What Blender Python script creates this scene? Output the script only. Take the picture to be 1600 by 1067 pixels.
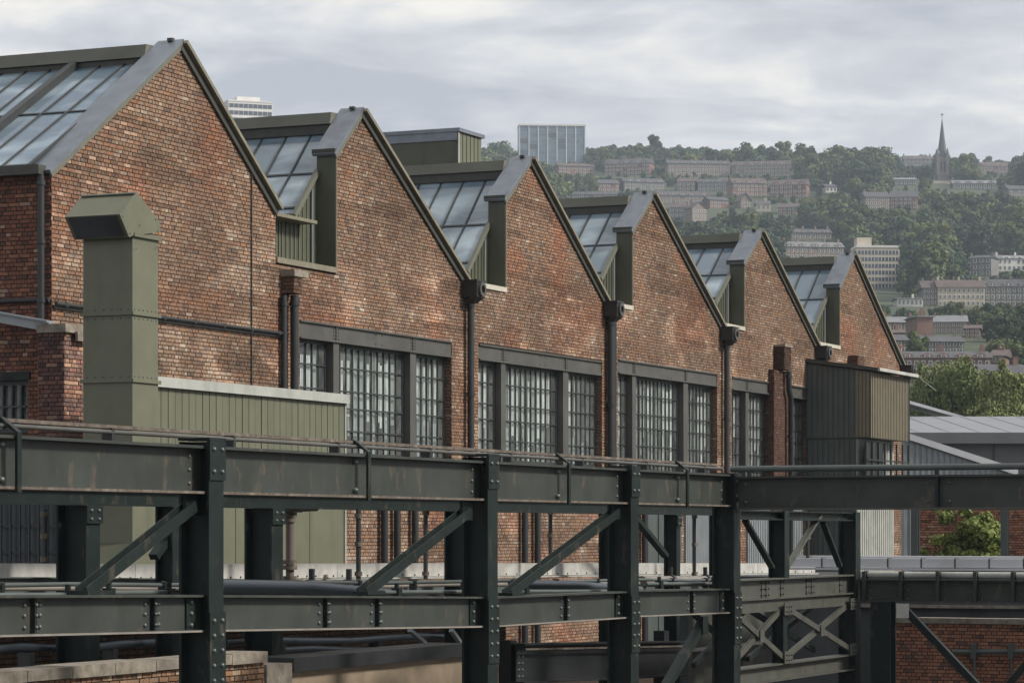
import bpy, math, random
import numpy as np
from mathutils import Vector, Matrix

for o in list(bpy.data.objects):
    bpy.data.objects.remove(o)
scene = bpy.context.scene
COL = scene.collection
R = math.radians
rnd = random.Random(11)

# ------------------------------------------------------------------ camera
ZC = 7.0                      # camera height above the yard
FPX = 4470.0                  # focal length in photo pixels (1600 wide)
YH = 832.0                    # horizon row in the photo
cam_d = bpy.data.cameras.new('camera')
cam_d.sensor_width = 36.0
cam_d.lens = 36.0 * FPX / 1600.0
cam_d.shift_y = (YH - 533.5) / 1600.0
cam_d.clip_start = 0.5
cam_d.clip_end = 8000.0
cam = bpy.data.objects.new('camera', cam_d)
COL.objects.link(cam)
cam.location = (0, 0, ZC)
cam.rotation_euler = (R(90), 0, 0)
scene.camera = cam

# ------------------------------------------------------------------ world, sun, exposure
SUN_EL, SUN_AZ = R(36), R(101)       # azimuth clockwise from +Y (view direction)
world = bpy.data.worlds.new('World')
scene.world = world
world.use_nodes = True
wt = world.node_tree
wt.nodes.clear()
w_out = wt.nodes.new('ShaderNodeOutputWorld')
w_bg = wt.nodes.new('ShaderNodeBackground')
w_bg.inputs['Strength'].default_value = 0.1
w_sky = wt.nodes.new('ShaderNodeTexSky')
w_sky.sky_type = 'NISHITA'
w_sky.sun_disc = False
w_sky.sun_elevation = SUN_EL
w_sky.sun_rotation = SUN_AZ
w_tc = wt.nodes.new('ShaderNodeTexCoord')
w_sep = wt.nodes.new('ShaderNodeSeparateXYZ')
wt.links.new(w_tc.outputs['Generated'], w_sep.inputs[0])
def wmath(op, a, b=None):
    n = wt.nodes.new('ShaderNodeMath'); n.operation = op
    for k, v in enumerate((a, b)):
        if v is None: continue
        if isinstance(v, (int, float)): n.inputs[k].default_value = v
        else: wt.links.new(v, n.inputs[k])
    return n.outputs[0]
zz = wmath('ADD', wmath('ABSOLUTE', w_sep.outputs['Z']), 0.13)
ux = wmath('DIVIDE', w_sep.outputs['X'], zz)
uy = wmath('DIVIDE', w_sep.outputs['Y'], zz)
w_cmb = wt.nodes.new('ShaderNodeCombineXYZ')
wt.links.new(ux, w_cmb.inputs[0]); wt.links.new(uy, w_cmb.inputs[1])
def wnoise(scale, detail, rough, dist, off):
    mp = wt.nodes.new('ShaderNodeMapping')
    mp.inputs['Location'].default_value = off
    wt.links.new(w_cmb.outputs[0], mp.inputs['Vector'])
    n = wt.nodes.new('ShaderNodeTexNoise')
    n.inputs['Scale'].default_value = scale
    n.inputs['Detail'].default_value = detail
    n.inputs['Roughness'].default_value = rough
    n.inputs['Distortion'].default_value = dist
    wt.links.new(mp.outputs[0], n.inputs['Vector'])
    return n.outputs['Fac']
big = wnoise(1.15, 5, 0.55, 0.35, (12.4, 6.3, 0))
fine = wnoise(3.9, 7, 0.6, 0.5, (7.7, 2.2, 0))
cl = wmath('ADD', wmath('MULTIPLY', big, 0.62), wmath('MULTIPLY', fine, 0.38))
w_ramp = wt.nodes.new('ShaderNodeValToRGB')
wt.links.new(cl, w_ramp.inputs['Fac'])
cr = w_ramp.color_ramp
cr.elements[0].position = 0.42; cr.elements[0].color = (2.85, 2.95, 3.25, 1)
cr.elements[1].position = 0.58; cr.elements[1].color = (5.9, 5.65, 5.2, 1)
e = cr.elements.new(0.5); e.color = (4.0, 4.05, 4.25, 1)
w_mix = wt.nodes.new('ShaderNodeMix'); w_mix.data_type = 'RGBA'
w_mix.inputs['Factor'].default_value = 0.96
wt.links.new(w_sky.outputs[0], w_mix.inputs['A'])
wt.links.new(w_ramp.outputs[0], w_mix.inputs['B'])
wt.links.new(w_mix.outputs['Result'], w_bg.inputs['Color'])
wt.links.new(w_bg.outputs[0], w_out.inputs['Surface'])

sun_d = bpy.data.lights.new('sun', 'SUN')
sun_d.energy = 2.7
sun_d.angle = R(10)
sun_d.color = (1.0, 0.94, 0.86)
sun = bpy.data.objects.new('sun', sun_d)
COL.objects.link(sun)
sdir = Vector((math.sin(SUN_AZ) * math.cos(SUN_EL), math.cos(SUN_AZ) * math.cos(SUN_EL), math.sin(SUN_EL)))
sun.rotation_euler = (-sdir).to_track_quat('-Z', 'Y').to_euler()
sun.location = sdir * 100

vs = scene.view_settings
vs.view_transform = 'Standard'
vs.look = 'None'
vs.exposure = 0.85
vs.gamma = 1.0
vs.use_curve_mapping = False
try:
    scene.cycles.use_denoising = True
    scene.cycles.max_bounces = 6
    scene.cycles.diffuse_bounces = 3
    scene.cycles.transparent_max_bounces = 8
    scene.cycles.volume_bounces = 0
except Exception:
    pass

# ------------------------------------------------------------------ yard coordinates
# The factory front is a vertical plane.  s runs along it (away to the right), i runs into the
# building (i = -n, n is the distance out from the front), z is up.
TH = math.atan2(2000.0, FPX)
SN, CS = math.sin(TH), math.cos(TH)
PHI = math.pi / 2 - TH
D0 = 60.0
def SX(x, n=0.0):
    xp = x - 800.0
    return (xp * (D0 - n * SN) - FPX * n * CS) / (FPX * SN - xp * CS)
def NX(x, s):
    xp = x - 800.0
    return (xp * (D0 + s * CS) - FPX * s * SN) / (FPX * CS + xp * SN)
def DEP(s, n): return D0 + s * CS - n * SN
def HZ(s, n, y): return ZC + (YH - y) * DEP(s, n) / FPX
def PT(x, y, n):
    s = SX(x, n)
    return Vector((s, -n, HZ(s, n, y)))
def PS(x, y, s):
    n = NX(x, s)
    return Vector((s, -n, HZ(s, n, y)))
def W(p):                     # yard coordinates to world
    s, i, z = p
    return Vector((s * SN - i * CS, D0 + s * CS + i * SN, z))
def proj(p):
    w = W(p)
    return 800 + FPX * w.x / w.y, YH - FPX * (w.z - ZC) / w.y

# ------------------------------------------------------------------ mesh builder
class MB:
    def __init__(self):
        self.v = []; self.f = []; self.sm = []; self.col = None
    def add(self, vs, fs, smooth=False):
        b = len(self.v)
        self.v.extend([tuple(p) for p in vs])
        for f in fs:
            self.f.append(tuple(b + k for k in f)); self.sm.append(smooth)
        return self
    def box(self, a0, a1, b0, b1, c0, c1):
        vs = [(a0,b0,c0),(a1,b0,c0),(a1,b1,c0),(a0,b1,c0),(a0,b0,c1),(a1,b0,c1),(a1,b1,c1),(a0,b1,c1)]
        return self.add(vs, [(0,3,2,1),(4,5,6,7),(0,1,5,4),(1,2,6,5),(2,3,7,6),(3,0,4,7)])
    def ext(self, prof, p0, p1, up=(0,0,1), caps=True):
        p0 = Vector(p0); p1 = Vector(p1); d = (p1 - p0).normalized(); up = Vector(up)
        r = d.cross(up)
        if r.length < 1e-6: r = d.cross(Vector((1,0,0)))
        r.normalize(); u = r.cross(d)
        n = len(prof); vs = []
        for p in (p0, p1):
            for a, b in prof: vs.append(p + r * a + u * b)
        fs = [(k, (k+1) % n, n + (k+1) % n, n + k) for k in range(n)]
        if caps: fs += [tuple(range(n-1, -1, -1)), tuple(range(n, 2*n))]
        return self.add(vs, fs)
    def bar(self, p0, p1, w, h, up=(0,0,1)):
        return self.ext([(-w/2,-h/2),(w/2,-h/2),(w/2,h/2),(-w/2,h/2)], p0, p1, up)
    def ibeam(self, p0, p1, h, w, tf=0.025, tw=0.02, up=(0,0,1)):
        a, b = w/2, h/2; t = tw/2
        pr = [(-a,-b),(a,-b),(a,-b+tf),(t,-b+tf),(t,b-tf),(a,b-tf),(a,b),(-a,b),(-a,b-tf),(-t,b-tf),(-t,-b+tf),(-a,-b+tf)]
        return self.ext(pr, p0, p1, up)
    def channel(self, p0, p1, h, w, t=0.02, up=(0,0,1)):
        a, b = w/2, h/2
        pr = [(-a,-b),(a,-b),(a,-b+t),(-a+t,-b+t),(-a+t,b-t),(a,b-t),(a,b),(-a,b)]
        return self.ext(pr, p0, p1, up)
    def tube(self, pts, r, seg=10, caps=True, taper=None):
        pts = [Vector(p) for p in pts]; n = len(pts); vs = []; fs = []
        ref = None
        for k, p in enumerate(pts):
            if k == 0: d = pts[1] - p
            elif k == n-1: d = p - pts[-2]
            else: d = (pts[k+1] - p).normalized() + (p - pts[k-1]).normalized()
            d.normalize()
            if ref is None:
                ref = Vector((0,0,1)) if abs(d.z) < 0.9 else Vector((1,0,0))
            a = d.cross(ref); a.normalize(); b = a.cross(d); ref = b
            rr = r if taper is None else taper[k]
            for q in range(seg):
                t = 2*math.pi*q/seg
                vs.append(p + (a*math.cos(t) + b*math.sin(t)) * rr)
        for k in range(n-1):
            for q in range(seg):
                fs.append((k*seg+q, k*seg+(q+1)%seg, (k+1)*seg+(q+1)%seg, (k+1)*seg+q))
        self.add(vs, fs, True)
        if caps:
            self.add(vs[:seg], [tuple(range(seg-1,-1,-1))]); self.add(vs[-seg:], [tuple(range(seg))])
        return self
    def ring(self, c, ax, r0, r1, t, seg=18):
        c = Vector(c); ax = Vector(ax).normalized()
        a = ax.cross(Vector((0,0,1)));
        if a.length < .1: a = ax.cross(Vector((1,0,0)))
        a.normalize(); b = a.cross(ax); vs = []; fs = []
        for q in range(seg):
            th = 2*math.pi*q/seg; d = a*math.cos(th)+b*math.sin(th)
            vs += [c+d*r0, c+d*r1, c+d*r1+ax*t, c+d*r0+ax*t]
        for q in range(seg):
            k, m = 4*q, 4*((q+1)%seg)
            for j in range(4): fs.append((k+j, k+(j+1)%4, m+(j+1)%4, m+j))
        return self.add(vs, fs)
    def bolt(self, c, ax, r=0.022, h=0.02):
        c = Vector(c); ax = Vector(ax).normalized()
        a = ax.cross(Vector((0.3,0.2,1))); a.normalize(); b = a.cross(ax); vs = []
        for rr, hh in ((r,0),(r*.92,h*.55),(r*.5,h)):
            for q in range(7):
                t = 2*math.pi*q/7; vs.append(c+(a*math.cos(t)+b*math.sin(t))*rr+ax*hh)
        fs = [(k*7+q, k*7+(q+1)%7, k*7+7+(q+1)%7, k*7+7+q) for k in range(2) for q in range(7)] + [tuple(range(14,21))]
        return self.add(vs, fs, True)
    def poly(self, pts, thick):            # flat polygon given by its points, thickened by a vector
        n = len(pts); t = Vector(thick)
        vs = [Vector(p) for p in pts] + [Vector(p)+t for p in pts]
        return self.add(vs, [tuple(range(n-1,-1,-1)), tuple(range(n,2*n))] + [(k,(k+1)%n,n+(k+1)%n,n+k) for k in range(n)])
    def mesh(self, name, mats, off=(0,0,0)):
        me = bpy.data.meshes.new(name)
        if any(off): vs = [(x-off[0], y-off[1], z-off[2]) for x,y,z in self.v]
        else: vs = self.v
        me.from_pydata(vs, [], self.f)
        if any(self.sm): me.polygons.foreach_set('use_smooth', self.sm)
        for m in (mats if isinstance(mats, (list, tuple)) else [mats]): me.materials.append(m)
        if self.col is not None:          # one colour per face
            at = me.color_attributes.new('tint', 'FLOAT_COLOR', 'CORNER')
            cc = []
            for f, c in zip(self.f, self.col): cc.extend(list(c) * len(f))
            at.data.foreach_set('color', cc)
        me.update()
        return me

def setp(o, label=None, cat=None, group=None, kind=None):
    if label: o['label'] = label
    if cat: o['category'] = cat
    if group: o['group'] = group
    if kind: o['kind'] = kind
    return o

class Thing:
    """an Empty at the thing's base; parts are given in yard (or local) coordinates"""
    def __init__(self, name, label, cat, base=(0,0,0), group=None, world=None, rotz=0.0):
        self.e = bpy.data.objects.new(name, None); COL.objects.link(self.e)
        self.e.empty_display_size = 0.3
        if world is None:
            self.off = tuple(base); self.e.location = W(base); self.e.rotation_euler = (0,0,PHI)
        else:
            self.off = (0,0,0); self.e.location = world; self.e.rotation_euler = (0,0,rotz)
        setp(self.e, label, cat, group, 'thing')
    def part(self, name, mb, mat, parent=None, kind=None, label=None):
        o = bpy.data.objects.new(name, mb.mesh(name, mat, self.off)); COL.objects.link(o)
        o.parent = parent or self.e
        if kind is None and name in ('bolt','rivet','mullion','blind','support','cross_bar'): kind = 'stuff'
        setp(o, label=label, kind=kind)
        return o
    def inst(self, name, mesh, p, scale=None, parent=None, rot=None):
        o = bpy.data.objects.new(name, mesh); COL.objects.link(o)
        o.parent = parent or self.e
        o.location = (p[0]-self.off[0], p[1]-self.off[1], p[2]-self.off[2])
        if scale: o.scale = scale
        if rot: o.rotation_euler = rot
        return o

# ------------------------------------------------------------------ materials
def mat(name, base, rough=0.7, metal=0.0, spec=0.5, grain=0.0, gscale=8.0, stain=0.0, sscale=0.7, stain_col=None,
        bump=0.0, bscale=30.0, tint=False, streak=False, chip=None):
    m = bpy.data.materials.new(name); m.use_nodes = True
    nt = m.node_tree; bs = nt.nodes['Principled BSDF']
    bs.inputs['Roughness'].default_value = rough
    bs.inputs['Metallic'].default_value = metal
    bs.inputs['Specular IOR Level'].default_value = spec
    geo = nt.nodes.new('ShaderNodeNewGeometry')
    pos = geo.outputs['Position']
    if tint:
        at = nt.nodes.new('ShaderNodeAttribute'); at.attribute_name = 'tint'
        cur = at.outputs['Color']
    else:
        rgb = nt.nodes.new('ShaderNodeRGB'); rgb.outputs[0].default_value = (*base, 1); cur = rgb.outputs[0]
    def noise(scale, detail=4, stretch=None):
        v = pos
        if stretch:
            mp = nt.nodes.new('ShaderNodeMapping'); mp.inputs['Scale'].default_value = stretch
            nt.links.new(pos, mp.inputs['Vector']); v = mp.outputs[0]
        n = nt.nodes.new('ShaderNodeTexNoise'); n.inputs['Scale'].default_value = scale
        n.inputs['Detail'].default_value = detail; n.inputs['Roughness'].default_value = 0.6
        nt.links.new(v, n.inputs['Vector']); return n.outputs['Fac']
    def mult(c, fac, lo, hi):
        mr = nt.nodes.new('ShaderNodeMapRange')
        mr.inputs['From Min'].default_value = 0.3; mr.inputs['From Max'].default_value = 0.7
        mr.inputs['To Min'].default_value = lo; mr.inputs['To Max'].default_value = hi
        nt.links.new(fac, mr.inputs['Value'])
        mx = nt.nodes.new('ShaderNodeMix'); mx.data_type = 'RGBA'; mx.blend_type = 'MULTIPLY'
        mx.inputs['Factor'].default_value = 1
        nt.links.new(c, mx.inputs['A']); nt.links.new(mr.outputs[0], mx.inputs['B'])
        return mx.outputs['Result']
    if grain: cur = mult(cur, noise(gscale, 5), 1-grain, 1+grain)
    if stain:
        nf = noise(sscale, 6, (1,1,0.16) if streak else None)
        mr = nt.nodes.new('ShaderNodeMapRange')
        mr.inputs['From Min'].default_value = 0.52; mr.inputs['From Max'].default_value = 0.72
        mr.inputs['To Max'].default_value = stain
        nt.links.new(nf, mr.inputs['Value'])
        mx = nt.nodes.new('ShaderNodeMix'); mx.data_type = 'RGBA'
        nt.links.new(mr.outputs[0], mx.inputs['Factor']); nt.links.new(cur, mx.inputs['A'])
        mx.inputs['B'].default_value = (*(stain_col or (0.03,0.028,0.026)), 1)
        cur = mx.outputs['Result']
    if chip:
        nf = noise(5.0, 8, (1,1,0.45))
        mr = nt.nodes.new('ShaderNodeMapRange'); mr.inputs['From Min'].default_value = 0.585; mr.inputs['From Max'].default_value = 0.68
        mr.inputs['To Max'].default_value = 0.6
        nt.links.new(nf, mr.inputs['Value'])
        mx = nt.nodes.new('ShaderNodeMix'); mx.data_type = 'RGBA'
        nt.links.new(mr.outputs[0], mx.inputs['Factor']); nt.links.new(cur, mx.inputs['A'])
        mx.inputs['B'].default_value = (*chip, 1); cur = mx.outputs['Result']
    nt.links.new(cur, bs.inputs['Base Color'])
    if bump:
        bp = nt.nodes.new('ShaderNodeBump'); bp.inputs['Strength'].default_value = bump
        bp.inputs['Distance'].default_value = 0.02
        nt.links.new(noise(bscale, 4), bp.inputs['Height']); nt.links.new(bp.outputs[0], bs.inputs['Normal'])
    return m

M = {}
M['brick'] = mat('brick', (0,0,0), 0.9, spec=0.2, tint=True, grain=0.28, gscale=22, stain=0.34, sscale=0.6, streak=True, stain_col=(0.055,0.043,0.035), bump=0.4, bscale=60)
M['brick_clean'] = mat('brick_clean', (0,0,0), 0.9, spec=0.2, tint=True, grain=0.28, gscale=22, stain=0.4, sscale=0.9, stain_col=(0.05,0.04,0.035), bump=0.4, bscale=60)
M['mortar'] = mat('mortar', (0.045,0.032,0.025), 0.95, spec=0.1, grain=0.25, gscale=12, stain=0.6, sscale=0.5)
M['olive'] = mat('olive_paint', (0.118,0.122,0.080), 0.5, grain=0.08, gscale=3, stain=0.5, sscale=2.6, streak=True, stain_col=(0.08,0.08,0.055), bump=0.25, bscale=1.6)
M['olive_dark'] = mat('olive_dark_paint', (0.066,0.070,0.046), 0.5, grain=0.1, gscale=3, stain=0.5, sscale=2.6, streak=True, bump=0.25, bscale=1.6)
M['ridge'] = mat('ridge_paint', (0.115,0.118,0.092), 0.55, grain=0.1, gscale=2, stain=0.3, sscale=0.9)
M['lead'] = mat('flashing_metal', (0.17,0.19,0.22), 0.36, metal=0.35, grain=0.15, gscale=3, stain=0.4, sscale=1.3, stain_col=(0.06,0.062,0.07))
M['trim'] = mat('trim_dark', (0.042,0.044,0.036), 0.55, grain=0.2, gscale=5)
M['trim_tan'] = mat('trim_tan', (0.17,0.155,0.11), 0.6, grain=0.2, gscale=5)
M['sill'] = mat('sill_stone', (0.42,0.40,0.33), 0.8, grain=0.2, gscale=6, stain=0.4, sscale=2)
M['steel'] = mat('green_steel', (0.0110,0.0175,0.0158), 0.45, spec=0.2, grain=0.25, gscale=3.5, stain=0.5, sscale=1.6, streak=True, stain_col=(0.012,0.013,0.012), bump=0.10, bscale=9, chip=(0.075,0.062,0.048))
M['steel_web'] = mat('faded_green_steel', (0.038,0.043,0.038), 0.45, spec=0.32, grain=0.22, gscale=2.2, stain=0.6, sscale=1.3, streak=True, stain_col=(0.026,0.028,0.025), bump=0.10, bscale=7, chip=(0.11,0.085,0.06))
M['steel_lit'] = mat('lit_green_steel', (0.066,0.068,0.056), 0.45, grain=0.2, gscale=3, stain=0.5, sscale=1.5, streak=True, chip=(0.03,0.026,0.022))  # lighter copy of the green steel, lit tone put into the colour
M['steel_lint'] = mat('lintel_steel', (0.068,0.067,0.060), 0.5, grain=0.2, gscale=2, stain=0.5, sscale=1.3, streak=True, stain_col=(0.04,0.036,0.03))
M['blacksteel'] = mat('black_iron', (0.018,0.020,0.021), 0.45, grain=0.2, gscale=5)
M['rust'] = mat('rusty_edge', (0.10,0.08,0.062), 0.85, grain=0.5, gscale=14, stain=0.7, sscale=5, stain_col=(0.24,0.21,0.175))
M['bolt'] = mat('bolt_steel', (0.09,0.105,0.098), 0.35, metal=0.2)
M['winbar'] = mat('window_bar', (0.028,0.032,0.031), 0.45, grain=0.2, gscale=6)
M['blind'] = mat('blind_fabric', (0.78,0.79,0.76), 0.85, grain=0.22, gscale=3)
M['blind2'] = mat('blind_grey', (0.36,0.40,0.40), 0.85, grain=0.25, gscale=3)
M['inside'] = mat('dark_for_shade', (0.05,0.055,0.058), 0.9, grain=0.4, gscale=1.5)
M['silver'] = mat('galvanised', (0.46,0.45,0.42), 0.45, metal=0.2, grain=0.2, gscale=4, stain=0.45, sscale=1.6, stain_col=(0.16,0.13,0.10))
M['pipe'] = mat('lagged_pipe', (0.19,0.172,0.15), 0.6, grain=0.25, gscale=4, stain=0.5, sscale=2, stain_col=(0.12,0.09,0.07))
M['bluepipe'] = mat('blue_black_pipe', (0.035,0.045,0.055), 0.35)
M['stone'] = mat('coping_stone', (0.20,0.175,0.14), 0.9, grain=0.35, gscale=7, stain=0.6, sscale=1.4, bump=0.5, bscale=18)
M['concrete'] = mat('render_beige', (0.25,0.195,0.135), 0.9, grain=0.2, gscale=3, stain=0.4, sscale=1.0)
M['clad_dark'] = mat('clad_dark_green', (0.070,0.084,0.079), 0.5, grain=0.15, gscale=2, stain=0.3, sscale=1.0, streak=True, bump=0.25, bscale=1.6)
M['clad_brown'] = mat('clad_brown', (0.165,0.145,0.100), 0.55, grain=0.12, gscale=3, stain=0.3, sscale=1.2, streak=True)
M['clad_grey'] = mat('clad_grey', (0.25,0.275,0.285), 0.5, grain=0.12, gscale=2, stain=0.35, sscale=0.9, streak=True)
M['clad_pale'] = mat('clad_pale', (0.33,0.34,0.31), 0.55, grain=0.15, gscale=3, stain=0.4, sscale=1.5, streak=True)
M['greywall'] = mat('grey_sheet_wall', (0.10,0.107,0.112), 0.6, grain=0.1, gscale=1)
M['roof_white'] = mat('pale_roof', (0.55,0.56,0.58), 0.5, grain=0.1, gscale=1, stain=0.25, sscale=0.6, stain_col=(0.3,0.29,0.28))
M['roof_grey'] = mat('grey_membrane', (0.20,0.21,0.225), 0.6, grain=0.12, gscale=1, stain=0.4, sscale=0.5, stain_col=(0.18,0.18,0.19))
M['ground'] = mat('yard_ground', (0.06,0.056,0.05), 0.95, grain=0.4, gscale=0.6, stain=0.5, sscale=0.1)
M['hillgrass'] = mat('hill_grass', (0.045,0.06,0.025), 0.95, grain=0.4, gscale=0.05)
M['bark'] = mat('bark', (0.06,0.048,0.035), 0.95, grain=0.4, gscale=6)
M['hw_sand'] = mat('sandstone', (0.225,0.178,0.145), 0.9, grain=0.15, gscale=0.3)
M['hw_cream'] = mat('cream_render', (0.50,0.44,0.35), 0.9, grain=0.1, gscale=0.3)
M['hw_red'] = mat('red_sandstone', (0.20,0.115,0.090), 0.9, grain=0.2, gscale=0.3)
M['hw_grey'] = mat('grey_stone', (0.17,0.163,0.155), 0.9, grain=0.15, gscale=0.3)
M['hw_white'] = mat('white_render', (0.66,0.64,0.60), 0.85, grain=0.08, gscale=0.2)
M['slate'] = mat('slate_roof', (0.075,0.073,0.078), 0.75, grain=0.25, gscale=0.5)
M['slate_pale'] = mat('slate_pale_roof', (0.17,0.175,0.185), 0.7, grain=0.2, gscale=0.5)
M['tile_brown'] = mat('brown_tile_roof', (0.10,0.075,0.068), 0.8, grain=0.25, gscale=0.5)
M['frame_white'] = mat('white_window_frame', (0.72,0.70,0.66), 0.6)
M['farglass'] = mat('far_window_glass', (0.06,0.07,0.08), 0.12, spec=0.7)
M['spandrel'] = mat('spandrel_panel', (0.15,0.20,0.25), 0.4)
M['blueglass'] = mat('blue_tower_glass', (0.11,0.16,0.20), 0.15, spec=0.8, grain=0.35, gscale=0.25)

def glass_mat(name, tint, refl_rough, mixfac):
    """old window glass: mostly clear with a Fresnel reflection and a thin film of dirt"""
    m = bpy.data.materials.new(name); m.use_nodes = True
    nt = m.node_tree; nt.nodes.clear()
    out = nt.nodes.new('ShaderNodeOutputMaterial')
    tr = nt.nodes.new('ShaderNodeBsdfTransparent'); tr.inputs[0].default_value = (*tint, 1)
    gl = nt.nodes.new('ShaderNodeBsdfGlossy'); gl.inputs['Roughness'].default_value = refl_rough
    geo = nt.nodes.new('ShaderNodeNewGeometry')
    ns = nt.nodes.new('ShaderNodeTexNoise'); ns.inputs['Scale'].default_value = 2.2; ns.inputs['Detail'].default_value = 4
    nt.links.new(geo.outputs['Position'], ns.inputs['Vector'])
    bp = nt.nodes.new('ShaderNodeBump'); bp.inputs['Strength'].default_value = 0.08; bp.inputs['Distance'].default_value = 0.02
    nt.links.new(ns.outputs['Fac'], bp.inputs['Height'])
    nt.links.new(bp.outputs[0], gl.inputs['Normal'])
    vd = nt.nodes.new('ShaderNodeVectorMath'); vd.operation = 'DOT_PRODUCT'
    nt.links.new(geo.outputs['Incoming'], vd.inputs[0]); nt.links.new(bp.outputs[0], vd.inputs[1])
    def mth(op, a, b=None):
        q = nt.nodes.new('ShaderNodeMath'); q.operation = op
        for k, v in enumerate((a, b)):
            if v is None: continue
            if isinstance(v, float): q.inputs[k].default_value = v
            else: nt.links.new(v, q.inputs[k])
        return q.outputs[0]
    fres = mth('ADD', mth('MULTIPLY', mth('POWER', mth('SUBTRACT', 1.0, mth('ABSOLUTE', vd.outputs['Value'])), 5.0), 0.96), 0.04)
    m1 = nt.nodes.new('ShaderNodeMixShader')
    nt.links.new(fres, m1.inputs[0]); nt.links.new(tr.outputs[0], m1.inputs[1]); nt.links.new(gl.outputs[0], m1.inputs[2])
    df = nt.nodes.new('ShaderNodeBsdfDiffuse'); df.inputs[0].default_value = (0.34,0.36,0.35,1)
    m2 = nt.nodes.new('ShaderNodeMixShader')
    mr = nt.nodes.new('ShaderNodeMapRange'); mr.inputs['From Min'].default_value = 0.35; mr.inputs['From Max'].default_value = 0.75
    mr.inputs['To Min'].default_value = mixfac*0.4; mr.inputs['To Max'].default_value = mixfac*1.8
    nt.links.new(ns.outputs['Fac'], mr.inputs['Value']); nt.links.new(mr.outputs[0], m2.inputs[0])
    nt.links.new(m1.outputs[0], m2.inputs[1]); nt.links.new(df.outputs[0], m2.inputs[2])
    nt.links.new(m2.outputs[0], out.inputs[0])
    return m
M['glass'] = glass_mat('window_glass', (0.93,0.955,0.955), 0.04, 0.13)

def roof_glass():
    m = bpy.data.materials.new('roof_glass'); m.use_nodes = True
    nt = m.node_tree; bs = nt.nodes['Principled BSDF']
    geo = nt.nodes.new('ShaderNodeNewGeometry'); oi = nt.nodes.new('ShaderNodeObjectInfo')
    mp = nt.nodes.new('ShaderNodeMapping'); mp.inputs['Scale'].default_value = (1,1,2.6)
    nt.links.new(geo.outputs['Position'], mp.inputs['Vector'])
    ns = nt.nodes.new('ShaderNodeTexNoise'); ns.inputs['Scale'].default_value = 0.75; ns.inputs['Detail'].default_value = 4
    ns.inputs['Distortion'].default_value = 0.5
    nt.links.new(mp.outputs[0], ns.inputs['Vector'])
    ad = nt.nodes.new('ShaderNodeMath'); ad.operation = 'MULTIPLY_ADD'; ad.inputs[1].default_value = 0.12
    nt.links.new(oi.outputs['Random'], ad.inputs[0]); nt.links.new(ns.outputs['Fac'], ad.inputs[2])
    rp = nt.nodes.new('ShaderNodeValToRGB')
    rp.color_ramp.elements[0].position = 0.50; rp.color_ramp.elements[0].color = (0.125,0.172,0.215,1)
    rp.color_ramp.elements[1].position = 0.86; rp.color_ramp.elements[1].color = (0.36,0.44,0.49,1)  # base colour carries the sky's reflection; noise adds pale, dusty patches
    nt.links.new(ad.outputs[0], rp.inputs['Fac']); nt.links.new(rp.outputs[0], bs.inputs['Base Color'])
    bs.inputs['Roughness'].default_value = 0.08; bs.inputs['Specular IOR Level'].default_value = 0.6
    return m
M['roofglass'] = roof_glass()

def leaf_mat(name, c0, c1):
    m = bpy.data.materials.new(name); m.use_nodes = True
    nt = m.node_tree; bs = nt.nodes['Principled BSDF']
    at = nt.nodes.new('ShaderNodeAttribute'); at.attribute_name = 'tint'
    sp = nt.nodes.new('ShaderNodeSeparateColor'); nt.links.new(at.outputs['Color'], sp.inputs[0])
    oi = nt.nodes.new('ShaderNodeObjectInfo')
    ad = nt.nodes.new('ShaderNodeMath'); ad.operation = 'MULTIPLY_ADD'; ad.inputs[1].default_value = 0.5
    nt.links.new(oi.outputs['Random'], ad.inputs[0]); 
    mu = nt.nodes.new('ShaderNodeMath'); mu.operation = 'MULTIPLY'; mu.inputs[1].default_value = 0.55
    nt.links.new(sp.outputs[0], mu.inputs[0]); nt.links.new(mu.outputs[0], ad.inputs[2])
    mx = nt.nodes.new('ShaderNodeMix'); mx.data_type = 'RGBA'
    mx.inputs['A'].default_value = (*c0,1); mx.inputs['B'].default_value = (*c1,1)
    nt.links.new(ad.outputs[0], mx.inputs['Factor']); nt.links.new(mx.outputs['Result'], bs.inputs['Base Color'])
    bs.inputs['Roughness'].default_value = 0.7; bs.inputs['Specular IOR Level'].default_value = 0.25
    return m
M['leaf'] = leaf_mat('leaf_dark', (0.026,0.045,0.017), (0.115,0.148,0.048))
M['leaf_light'] = leaf_mat('leaf_light', (0.05,0.075,0.022), (0.175,0.19,0.065))
M['leaf_deep'] = leaf_mat('leaf_deep', (0.018,0.036,0.017), (0.065,0.10,0.042))
M['leaf_near'] = leaf_mat('leaf_mid', (0.06,0.092,0.028), (0.27,0.29,0.105))
M['leaf_bush'] = leaf_mat('leaf_bush', (0.07,0.105,0.025), (0.30,0.34,0.09))

# ------------------------------------------------------------------ ground and hill
def terrain_h(X, D):
    ds = [0, 130, 250, 330, 440, 560, 760, 880, 1000, 1100, 1200, 1300, 1480, 1600, 1750, 1900, 2100, 2300]
    hs = [-7, -7, 9, 15.5, 24.6, 37.2, 60, 74.2, 94.8, 113.7, 134.8, 153.3, 183.8, 203, 221, 231, 226, 205]
    h = np.interp(D, ds, hs)
    amp = np.clip((D-200)/900, 0, 1)
    h = h + amp*(2.0*np.sin(X/95.0+1.0)+1.3*np.sin(X/41.0+D/130.0)+1.0*np.sin(D/75.0+X/160.0))
    h = h - np.clip((X-270)/220.0, 0, 1)*amp*8.0*np.clip((D-1000)/600,0,1)
    return ZC + h

def solve_d(x, y):
    d = np.linspace(200, 1745, 700)
    yy = YH-(terrain_h((x-800)/FPX*d, d)-ZC)*FPX/d
    return float(d[int(np.argmin(np.abs(yy-y)))])

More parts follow.
